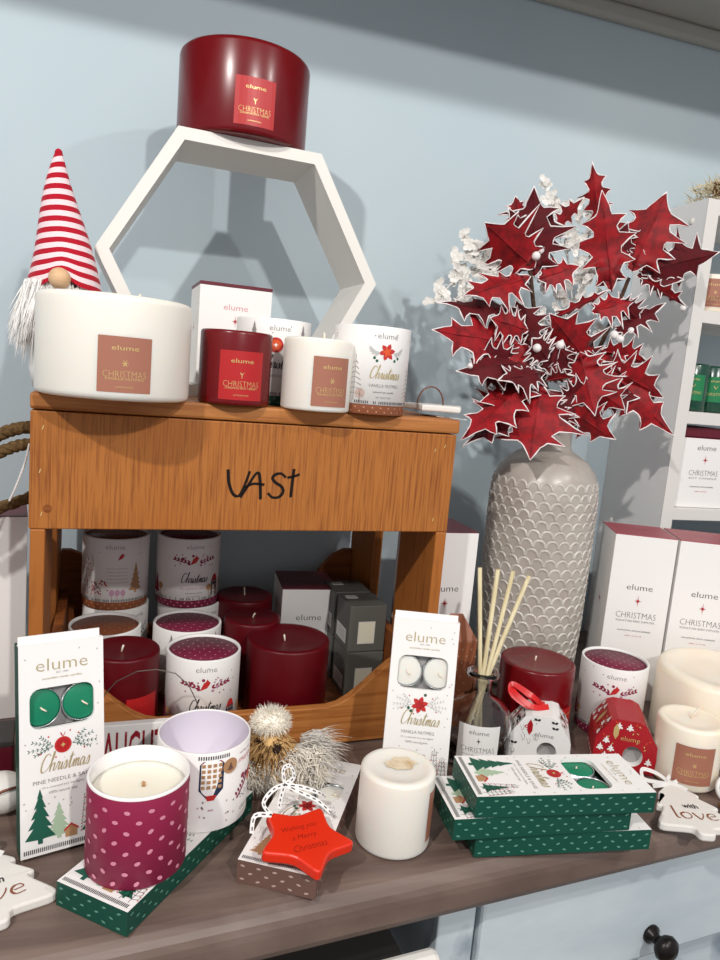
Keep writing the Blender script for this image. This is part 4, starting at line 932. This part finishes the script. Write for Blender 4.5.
# furry bird ornament
b=thing('bird_ornament','fluffy bird ornament of fur and straw with a white furry cap, before the crate','ornament',(.246,-.063,.0005),0)
m=MB(); m.sphere(M['straw'],(-.004,0,.045),.025,(1.15,.9,.9),20)
for k in range(520):
    a=rnd.uniform(0,2*PI); ph=rnd.uniform(-.5,1.1); d=Vector((math.cos(a)*math.cos(ph),math.sin(a)*math.cos(ph)-.15,math.sin(ph)))
    p=Vector((-.004,0,.045))+Vector((d.x*.026,d.y*.022,d.z*.021)); m.blade(M['straw'] if rnd.random()<.7 else M['strawd'],p,d*.009+Vector((-.001+rnd.uniform(-.004,.004),-.004,-.006)),.0018)
m.build('straw_body',b)
m=MB(); m.sphere(M['fur'],(-.003,-.001,.078),.014,(1.25,1,.85),16)
for k in range(1300):
    a=rnd.uniform(0,2*PI); ph=rnd.uniform(-.7,1.5); d=Vector((math.cos(a)*math.cos(ph),math.sin(a)*math.cos(ph),math.sin(ph)))
    m.blade(M['fur'],Vector((-.003,-.001,.077))+Vector((d.x*.017,d.y*.013,d.z*.011)),d*rnd.uniform(.003,.0075)+Vector((rnd.uniform(-.003,.003),rnd.uniform(-.003,.003),rnd.uniform(-.003,.003))),.0011)
m.build('fur_cap',b)
m=MB(); m.sphere(M['dkb'],(.0,-.0255,.0585),.0034,(1,1,1.3),10)
for k in range(40): m.blade(M['dkb'],(rnd.uniform(-.004,.004),-.024,.060+rnd.uniform(-.003,.004)),(rnd.uniform(-.007,.007),-.003,rnd.uniform(-.006,.006)),.0014)
for k in range(16): m.blade(M['dkb'],(-.018+rnd.uniform(-.003,.003),-.018,.066),(rnd.uniform(-.005,.005),-.003,rnd.uniform(-.004,.004)),.0014)
m.build('beak',b)
m=MB(); m.sphere(M['furg'],(.030,.0,.034),.015,(1.4,.8,1),14); m.sphere(M['fur'],(0,-.012,.022),.018,(1.3,.7,.8),14)
m.sphere(M['fur'],(.012,-.016,.036),.013,(1.3,.7,.9),14)
for k in range(950):
    x=rnd.uniform(-.030,.052); z=.034+rnd.uniform(-.018,.022)*(1 if x>.004 else .55); y=-.026+rnd.uniform(-.006,.010)
    mt=M['furg'] if rnd.random()<.22 else M['fur']
    m.blade(mt,(x,y,z),(rnd.uniform(-.010,.014),rnd.uniform(-.008,0),rnd.uniform(-.020,.004)),.0016,Vector((.004,0,-.002)))
for k in range(60): m.blade(M['strawd'],(rnd.uniform(.006,.022),-.030,.020+rnd.uniform(-.005,.009)),(rnd.uniform(-.006,.006),-.004,-.008),.002)
m.build('fur_breast',b)
m=MB(); m.sphere(M['furg'],(.048,.004,.052),.008,(1.4,.8,1),12)
for k in range(300):
    p=Vector((.042,.0,.048))+Vector((rnd.uniform(-.012,.014),rnd.uniform(-.01,.01),rnd.uniform(-.012,.012)))
    m.blade(M['furg'] if rnd.random()<.55 else M['fur'],p,(rnd.uniform(.006,.030),rnd.uniform(-.012,.008),rnd.uniform(-.018,.018)),.0012,Vector((.004,0,-.010)))
m.build('fur_tail',b)
m=MB(); m.box(M['reed'],.0,.010,-.026,-.018,0,.022,.001,X=Matrix.Rotation(R(8),4,'Y')); m.box(M['reed'],.0,.009,.004,.011,0,.022,.001); m.build('wooden_foot',b)

# diffuser bottle and reeds
db=thing('diffuser_bottle','round clear glass diffuser bottle with a white label left of the red bauble candle','diffuser bottle',(.499,-.037,.0003))
m=MB(); m.lathe(M['glass'],[(.0001,0),(.036,0),(.0395,.003),(.040,.01),(.040,.045),(.0385,.058),(.033,.069),(.022,.077),(.0135,.082),(.0115,.088),(.0115,.102),(.0135,.104),(.0195,.1060),(.0195,.1090),(.0135,.1105),(.0105,.108),(.0105,.086),(.012,.0795),(.021,.0745),(.031,.067),(.0365,.057),(.038,.045),(.038,.008),(.0001,.006)],64); m.build('glass',db)
m=MB(); mp=cylm(.0402,.014,-.42); patch(m,mp,-.0245,.0245,0,.046,M['white']); patch(m,cylm(.0402,.014,-.42),-.0245,.0245,0,.046,M['white'],.00005)
text(m,mp,'elume',0,.038,.023,.005,M['blk'],.01); poly(m,mp,star8(.0033,.25,1.4),M['blk'],0,.028); text(m,mp,'CHRISTMAS',0,.017,.039,.0062,M['blk'],.02); text(m,mp,'SIGNATURE REED DIFFUSER',0,.0105,.036,.0017,M['greyink']); m.build('label',db)
for i,(tx,ty,tz,bx_,by_) in enumerate(((-.020,.0,.236,.010,.002),(.003,-.001,.234,-.006,.001),(.026,.004,.231,-.008,-.005),(.046,.001,.226,-.010,.004),(.049,.006,.224,-.009,-.006),(.006,.005,.233,.002,.008))):
    m=MB(); p0,p1=Vector((bx_*.9,by_,.0095)),Vector((tx,ty,tz))
    # pass through the narrow neck
    q=Vector((max(-.0055,min(.0055,bx_*.1+tx*.2)),max(-.004,min(.004,by_*.3+ty*.3)),.100))
    p0=q+(q-p1)*((.100-.012)/(tz-.100)); hr=math.hypot(p0.x,p0.y)
    if hr>.024: p0.x*=.024/hr; p0.y*=.024/hr
    m.tube(M['reed'],[p0,q,p1],.0026,8); o=m.build('reed_stick',None,(.499,-.037,.0003)); tag(o,'pale wooden reed standing in the glass diffuser bottle','reed',group='reeds in the diffuser bottle')

pillar('pillar_candle','wide red pillar candle in front of the taupe vase',.0475,.098,M['waxr'],(.606,.016,.0002),0,lab=(M['lblr'],.050,.008,.042,.55,gold,'t','CINNAMON SPICE + BERRIES',None),wick=.006,wx=(-.003,.002),wl=(.001,0))
tube_jar('mulberry candle tube with a maroon spotted lid behind the red bauble box','mulberry',M['maroon'],M['pinkdot'],(.722,.012,.0002),-32)
pillar('pillar_candle','small white pillar candle with a brown label at the right edge of the worktop',.0372,.0755,M['waxp'],(.738,-.115,.0002),-34,lab=(M['lblb'],.045,.010,.046,.10,gold,'snow','VANILLA NUTMEG',None),wick=.013,wx=(0,.002),wl=(.008,.006),round_=.004)
pillar('pillar_candle','very wide cream candle at the right edge behind the small white candle',.082,.102,M['waxp'],(.845,-.050,.0002),-30,lab=(M['lblb'],.05,.012,.05,.1,gold,'snow','VANILLA NUTMEG',None),wick=.006,wl=(.001,0),dish=.004,round_=.008)

# bauble boxes: faceted cartons with a window
def bauble_box(label,body,loc,rotz,prints,ribbonm=None):
    t=thing('bauble_box',label,'gift box',loc,rotz); m=MB(); w,h,d=.035,.066,.032
    P=[(-w,0),(w,0),(w+.001,.020),(w,.036),(.020,.060),(.012,.0635),(-.012,.0635),(-.020,.060),(-w,.036),(-w-.001,.020)]
    # front with a round window: ring of quads around the hole
    hc=(.009,.020); hr=.0115; n=24; 
    X=lambda x,y,z:(x,y,z)
    hole=[(hc[0]+hr*math.cos(2*PI*i/n),hc[1]+hr*1.1*math.sin(2*PI*i/n)) for i in range(n)]
    def ray_out(a):
        dx,dy=math.cos(a),math.sin(a); best=9
        for i in range(len(P)):
            x1,y1=P[i];x2,y2=P[(i+1)%len(P)]; ex_,ey_=x2-x1,y2-y1; den=dx*ey_-dy*ex_
            if abs(den)<1e-9: continue
            t_=((x1-hc[0])*ey_-(y1-hc[1])*ex_)/den; s_=((x1-hc[0])*dy-(y1-hc[1])*dx)/den
            if t_>0 and -1e-6<=s_<=1+1e-6: best=min(best,t_)
        return (hc[0]+dx*best,hc[1]+dy*best)
    angs=sorted([2*PI*i/n for i in range(n)]+[math.atan2(y-hc[1],x-hc[0])%(2*PI) for x,y in P])
    I=[(hc[0]+hr*math.cos(a),hc[1]+hr*1.1*math.sin(a)) for a in angs]; O=[ray_out(a) for a in angs]; N=len(angs)
    vs=[(x,-d,z) for x,z in I]+[(x,-d,z) for x,z in O]+[(x,-d+.010,z) for x,z in I]+[(x,d,z) for x,z in O]
    o0=len(m.v); m.add(vs,[[i,N+i,N+(i+1)%N,(i+1)%N] for i in range(N)]+[[N+i,3*N+i,3*N+(i+1)%N,N+(i+1)%N] for i in range(N)]+[[3*N+i for i in range(N)]],body)
    m.add([vs[i] for i in range(N)]+[vs[2*N+i] for i in range(N)],[[i,(i+1)%N,N+(i+1)%N,N+i] for i in range(N)],M['white'])
    m.add([vs[2*N+i] for i in range(N)],[list(range(N))],M['grey'])
    faces=[(flat((0,-d,0),(1,0,0),(0,0,1),(0,-1,0)),(-w+.003,w-.003,.003,.060),lambda u,v:not((u-hc[0])**2+(v-hc[1])**2<(hr+.004)**2) and (v<.036 or abs(u)<w-.006-(v-.036)*.62) and not (abs(v-.041)<.005 and abs(u-.004)<.020)),
           (flat((w,0,0),(0,1,0),(0,0,1),(1,0,0)),(-d+.003,d-.003,.003,.034),None),(flat((-w,0,0),(0,-1,0),(0,0,1),(-1,0,0)),(-d+.003,d-.003,.003,.034),None)]
    k=Vector((-.016,0,.026)).normalized(); l1=math.hypot(.016,.026)
    for sx in (1,-1):
        vv=Vector((-sx*.016,0,.026)).normalized(); nn=Vector((sx*.026,0,.016)).normalized(); uu=Vector((0,sx,0))
        mpS=flat((sx*w,0,.036),uu,vv,nn); faces.append((mpS,(-d+.003,d-.003,.003,l1-.002),(lambda u,v:abs(u)>.008)))
        patch(m,mpS,-.0001,.0001,0,.001,body,n=1); poly(m,mpS,[(0,-.012),(.0035,-.004),(.0035,.004),(0,.012),(-.0035,.004),(-.0035,-.004)],M['gold'] if body is M['redp'] else M['redp'],0,l1*.5,1,.0003)
    mpF=faces[0][0]; text(m,mpF,'elume',.004,.041,.022,.0055,M['gold'] if body is M['redp'] else M['greyink'],.005)
    poly(m,mpF,[(0,-.010),(.003,-.004),(.003,.004),(0,.010),(-.003,.004),(-.003,-.004)],M['gold'] if body is M['redp'] else M['redp'],-.013,.048,1,.0004)
    for mpX,(u0,u1,v0,v1),ok in faces: prints(m,mpX,u0,u1,v0,v1,ok)
    m.build('carton',t)
    m=MB(); m.sphere(M['foil'] if body is M['redp'] else M['grey'],(hc[0],-d+.016,hc[1]+.004),.010,n=14); 
    if ribbonm:
        m=MB(); 
        for dx in (-.003,.003):
            stripe_ribbon(m,[(dx,.000,.0655),(-.006+dx,-.010,.070),(-.016+dx*.5,-.016,.080),(-.034,-.012,.088),(-.040,-.010,.086),(-.034+dx,-.018,.078),(-.014+dx,-.020,.068),(.004+dx,-.008,.0665)],.0065,ribbonm,None,Vector((.3,-.8,.5)))
        m.build('ribbon',t)
    return t
def pr_white(m,mp,u0,u1,v0,v1,ok):
    for k in range(44):
        u,v=rnd.uniform(u0,u1),rnd.uniform(v0,v1)
        if ok and not ok(u,v): continue
        q=rnd.random()
        if q<.3: 
            for a in (.5,2.6): poly(m,mp,leafp(.0045,.0030),M['blk'],u,v,1,rot=a)
        elif q<.5: ribbon(m,mp,[(u,v),(u+.002,v+.004),(u+.001,v+.008)],.0004,M['greyink'],var=.1); ribbon(m,mp,[(u,v),(u-.001,v+.004),(u-.003,v+.007)],.0004,M['greyink'],var=.1)
        elif q<.7: dot(m,mp,u,v,.0022,M['ornred'],8); dot(m,mp,u,v,.0010,M['white'],6,E0*1.5)
        elif q<.8: dot(m,mp,u,v,.0013,M['glitter'],8,ry=.0019)
        else: dot(m,mp,u,v,.0006,M['blk'],6)
def pr_red(m,mp,u0,u1,v0,v1,ok):
    v=v0-.001; j=0; TRE=[(-.0008,0),(.0008,0),(.0008,.0012),(.0034,.0010),(.003,.0028),(.0014,.0030),(.0026,.0048),(.0010,.0050),(0,.0078),(-.0010,.0050),(-.0026,.0048),(-.0014,.0030),(-.003,.0028),(-.0034,.0010),(-.0008,.0012)]
    while v<v1-.006:
        u=u0+.003+(.0062 if j%2 else 0)
        while u<u1-.002:
            if not ok or all(ok(u+p*1.15,v+q*1.15) for p,q in ((-.0034,.001),(.0034,.001),(0,.0078))): poly(m,mp,TRE,M['white'],u,v,1.22)
            u+=.0125
        v+=.0098; j+=1
    for k in range(50):
        u,v=rnd.uniform(u0,u1),rnd.uniform(v0,v1)
        if not ok or ok(u,v): poly(m,mp,leafp(.0032,.0013),M['glitter'] if k%2 else M['gold'],u,v,1,E0*.6,rnd.uniform(0,6))
bauble_box('white printed bauble gift box with a red ribbon behind the green tealight stack',M['white'],(.583,-.040,.0003),-30,pr_white,M['ribbon'])
bauble_box('red bauble gift box with white tree print right of the white one',M['redp'],(.686,-.064,.0003),-30,pr_red)

# with-love trees
TR=[(0,.050),(.010,.040),(.022,.028),(.023,.024),(.018,.022),(.033,.006),(.034,.002),(.027,0),(.045,-.026),(.045,-.031),(.040,-.034),(.010,-.034),(.009,-.043),(.006,-.046)]
TRP=TR+[(-x,y) for x,y in TR[::-1] if x>0]
TRP=roundpoly(TRP,.3,2)
def love_tree(label,loc,rotz):
    t=thing('tree_ornament',label,'ornament',loc,rotz,'white tree ornaments'); m=MB(); m.prism(M['whitep'],TRP[::-1],0.0002,.0085,.0018,seg=2)
    mp=flat((0,0,.0085),(1,0,0),(0,1,0),(0,0,1)); text(m,mp,'with',.002,.003,.017,.0085,M['blk'],-.02)
    s=.0165/1.0
    S_=[[(-.85,1.7),(-.9,.4),(-.88,.05),(-.75,.0)],[(-.35,.85),(-.6,.6),(-.55,.1),(-.3,0),(-.1,.3),(-.15,.75),(-.35,.85)],[(.05,.85),(.25,.1),(.35,0),(.55,.5),(.6,.85)],[(.85,.4),(1.2,.55),(1.1,.85),(.85,.75),(.75,.35),(.9,0),(1.25,.1)]]
    for q in S_: ribbon(m,mp,[(x*.0165*1.25-.002,y*.0125-.020) for x,y in q],.0014,M['copper'],var=.5)
    m.build('plaque',t)
    m=MB()
    for pts in ([(0,.044,.009),(-.012,.056,.014),(-.028,.060,.016),(-.030,.050,.010),(-.016,.046,.009),(0,.044,.009)],[(0,.044,.009),(.010,.050,.012),(.006,.056,.014),(-.002,.050,.012),(0,.044,.010)],[(0,.044,.009),(-.012,.040,.0095),(-.022,.042,.006)],[(0,.044,.009),(.008,.040,.0095),(.014,.034,.0095)]):
        stripe_ribbon(m,pts,.0045,M['twine'],None,Vector((.2,-.7,.6)))
    m.build('ribbon',t); return t
lt=love_tree('white tree ornament lettered with love, cut by the left edge of the photo',(-.001,-.172,.0002),17)
dup(lt,'white tree ornament lettered with love at the right beside the green box stack',(.6865,-.182,.0002),-17)

# small things at the edges
t=thing('enamel_ornament','round blue and yellow painted ornament at the right edge','ornament',(.752,-.178,.0005),rot=(R(-25),0,R(-20)))
m=MB(); X=Matrix.Translation((0,.006,.017))@Matrix.Rotation(PI/2,4,'X'); m.lathe(M['white'],[(.0001,-.003),(.0145,-.003),(.016,0),(.0145,.003),(.0001,.003)],32,X=X); m.build('disc',t)
m=MB(); mp=flat((0,.0028,.017),(1,0,0),(0,0,1),(0,-1,0)); poly(m,mp,[(.0125*math.cos(a),.0125*math.sin(a)) for a in [PI*k/10 for k in range(11)]],M['bluey']); poly(m,mp,[(.0125*math.cos(a),.0125*math.sin(a)) for a in [PI+PI*k/10 for k in range(11)]],M['yel']); m.build('painted_face',t)
m=MB()
for k in range(8):
    a=k*PI/4; X=Matrix.Translation((.740,-.186,.004))@Matrix.Rotation(a,4,'Z'); m.sphere(M['strawd'],(.007,0,0),.0035,(1.7,.6,.8),10,X=X)
m.sphere(M['strawd'],(.740,-.186,.004),.003); o=m.build('star_anise'); tag(o,'brown star anise pod beside the round painted ornament','star anise')
t=thing('ceramic_bauble','round pale ornament with dark cord at the left edge behind the upright box','ornament',(-.012,-.058,.0003))
m=MB(); m.sphere(M['whitep'],(0,0,.0195),.0195,(1.25,1,1),24); m.build('ball',t)
m=MB(); m.tube(M['copwire'],[(-.005,-.018,.026),(.004,-.019,.032),(.014,-.014,.032),(.02,-.006,.028)],.0012,6); m.build('cord',t)
m=MB(); m.box(M['burg'],-.05,.03,0,.045,.0003,.040,.001); m.box(M['boxgd'],-.051,.031,-.001,.046,.040,.046,.001); o=m.build('trinket_box',None,(-.040,-.012,0),(0,0,R(6))); tag(o,'low dark burgundy block behind the round pale ornament at the left edge','box')  # plain dark burgundy block with a charcoal top

# ================================================================== in and on the bookcase
def bk(x,y,z): return (bx+x,.2+y,z)
gift_box('gift_box','white carton with a burgundy lid on the lower bookcase shelf',.10,.10,.118,M['burg'],bk(.030,.012,.2704),-3,vtop=.46,cap='SOY CANDLE')
m=MB(); m.box(M['burg'],0,.098,0,.095,0.0002,.016,.001); o=m.build('flat_box',None,bk(.031,.014,.2704+.1182),(0,0,R(-3))); tag(o,'dark burgundy flat box on top of the white carton in the bookcase','box')
def green_candle(label,loc):
    t=thing('glass_candle',label,'candle',loc,0,'dark green candles on the bookcase shelf'); m=MB(); r=.028; m.lathe(M['dkgreen'],[(.0001,0),(r-.002,0),(r,.003),(r,.075),(r-.002,.078),(.0001,.078)],48); m.build('jar',t)
    m=MB(); mp=cylm(r,.018,-.5); patch(m,mp,-.019,.019,0,.042,M['grnlbl']); text(m,mp,'elume',0,.035,.018,.004,gold); text(m,mp,'CHRISTMAS',0,.013,.030,.005,gold,.01); ribbon(m,mp,[(-.003,.027),(0,.022),(.003,.027)],.0008,gold); m.build('label',t); return t
g1=green_candle('dark green glass candle on the middle bookcase shelf, left of the two',bk(.052,.040,.4303))
dup(g1,'dark green glass candle on the middle bookcase shelf, right of the two',bk(.112,.055,.4303))
g2=pillar('pillar_candle','cream candle with a brown label on the upper bookcase shelf',.038,.06,M['waxp'],bk(.066,.045,.5914),-20,lab=(M['lblb'],.06,.008,.044,-.1,gold,'snow','VANILLA NUTMEG',None),wick=.004)
m=MB(); m.box(M['boxgd'],.0,.5,0,.12,0,.14,.001); o=m.build('storage_box',None,bk(.03,.02,.0402)); tag(o,'dark block added for the shade under the lower bookcase shelf behind the tall cartons','box')  # charcoal block added to stand in for the shaded gap under the shelf
t=thing('dried_grass_bundle','fluffy beige dried grass bundle on top of the bookcase','dried flowers',bk(.045,.06,.7585))
m=MB(); 
for k in range(900):
    a=rnd.uniform(0,2*PI); p=Vector((rnd.uniform(.0,.12),rnd.uniform(-.04,.04),.008+rnd.uniform(0,.035)*1)); p.z+=.25*p.x
    m.blade(M['pampas'],p,Vector((rnd.uniform(-.030,.006),rnd.uniform(-.022,.012),rnd.uniform(-.008,.014))),.0022,Vector((0,0,-.004)))
m.sphere(M['pampas'],(.075,0,.03),.030,(1.4,.9,.95),14); m.build('plumes',t)
m=MB()
for k in range(26): m.blade(M['strawd'],(-.005+rnd.uniform(-.008,.01),-.03,.012+rnd.uniform(0,.022)),(rnd.uniform(-.014,.002),-.006,rnd.uniform(-.004,.012)),.0026)
m.build('seed_heads',t)

# ================================================================== light
w=bpy.data.worlds.new('shop_ambient'); sc.world=w; w.use_nodes=True; w.node_tree.nodes['Background'].inputs[0].default_value=(.93,.95,1,1); w.node_tree.nodes['Background'].inputs[1].default_value=.49
def lamp(name,loc,to,power,size,col=(1,.97,.93),ang=70):
    l=bpy.data.lights.new(name,'SPOT'); l.energy=power; l.shadow_soft_size=size; l.color=col; l.spot_size=R(ang); l.spot_blend=.4
    o=bpy.data.objects.new(name,l); C.objects.link(o); o.location=loc; o.rotation_euler=(Vector(to)-Vector(loc)).to_track_quat('-Z','Y').to_euler()
lamp('ceiling_spotlight',(.60,-2.1,1.62),(.4,.1,.3),98,.035)
lamp('ceiling_spotlight',(-.75,-1.25,1.55),(.55,.1,.25),86,.03,ang=95)
lamp('ceiling_spotlight',(1.35,-1.3,1.6),(.6,-.05,.1),28,.03)

# ------------------------------------------------------------------ camera
cd=bpy.data.cameras.new('camera'); co=bpy.data.objects.new('camera',cd); C.objects.link(co); sc.camera=co
yaw,pit,rol=CAMD['yaw'],CAMD['pitch'],CAMD['roll']
fv=Vector((-math.sin(yaw)*math.cos(pit),math.cos(yaw)*math.cos(pit),-math.sin(pit))); rv=Vector((math.cos(yaw),math.sin(yaw),0)); uv=rv.cross(fv)
c_,s_=math.cos(rol),math.sin(rol); r2=c_*rv+s_*uv; u2=-s_*rv+c_*uv
co.matrix_world=frame(CAMD['loc'],r2,u2,-fv)
cd.sensor_fit='VERTICAL'; cd.sensor_height=36; cd.lens=36*CAMD['f']/960; cd.clip_start=.01
vs_=sc.view_settings; vs_.view_transform='Standard'; vs_.look='None'; vs_.gamma=1; vs_.exposure=0; vs_.use_curve_mapping=False
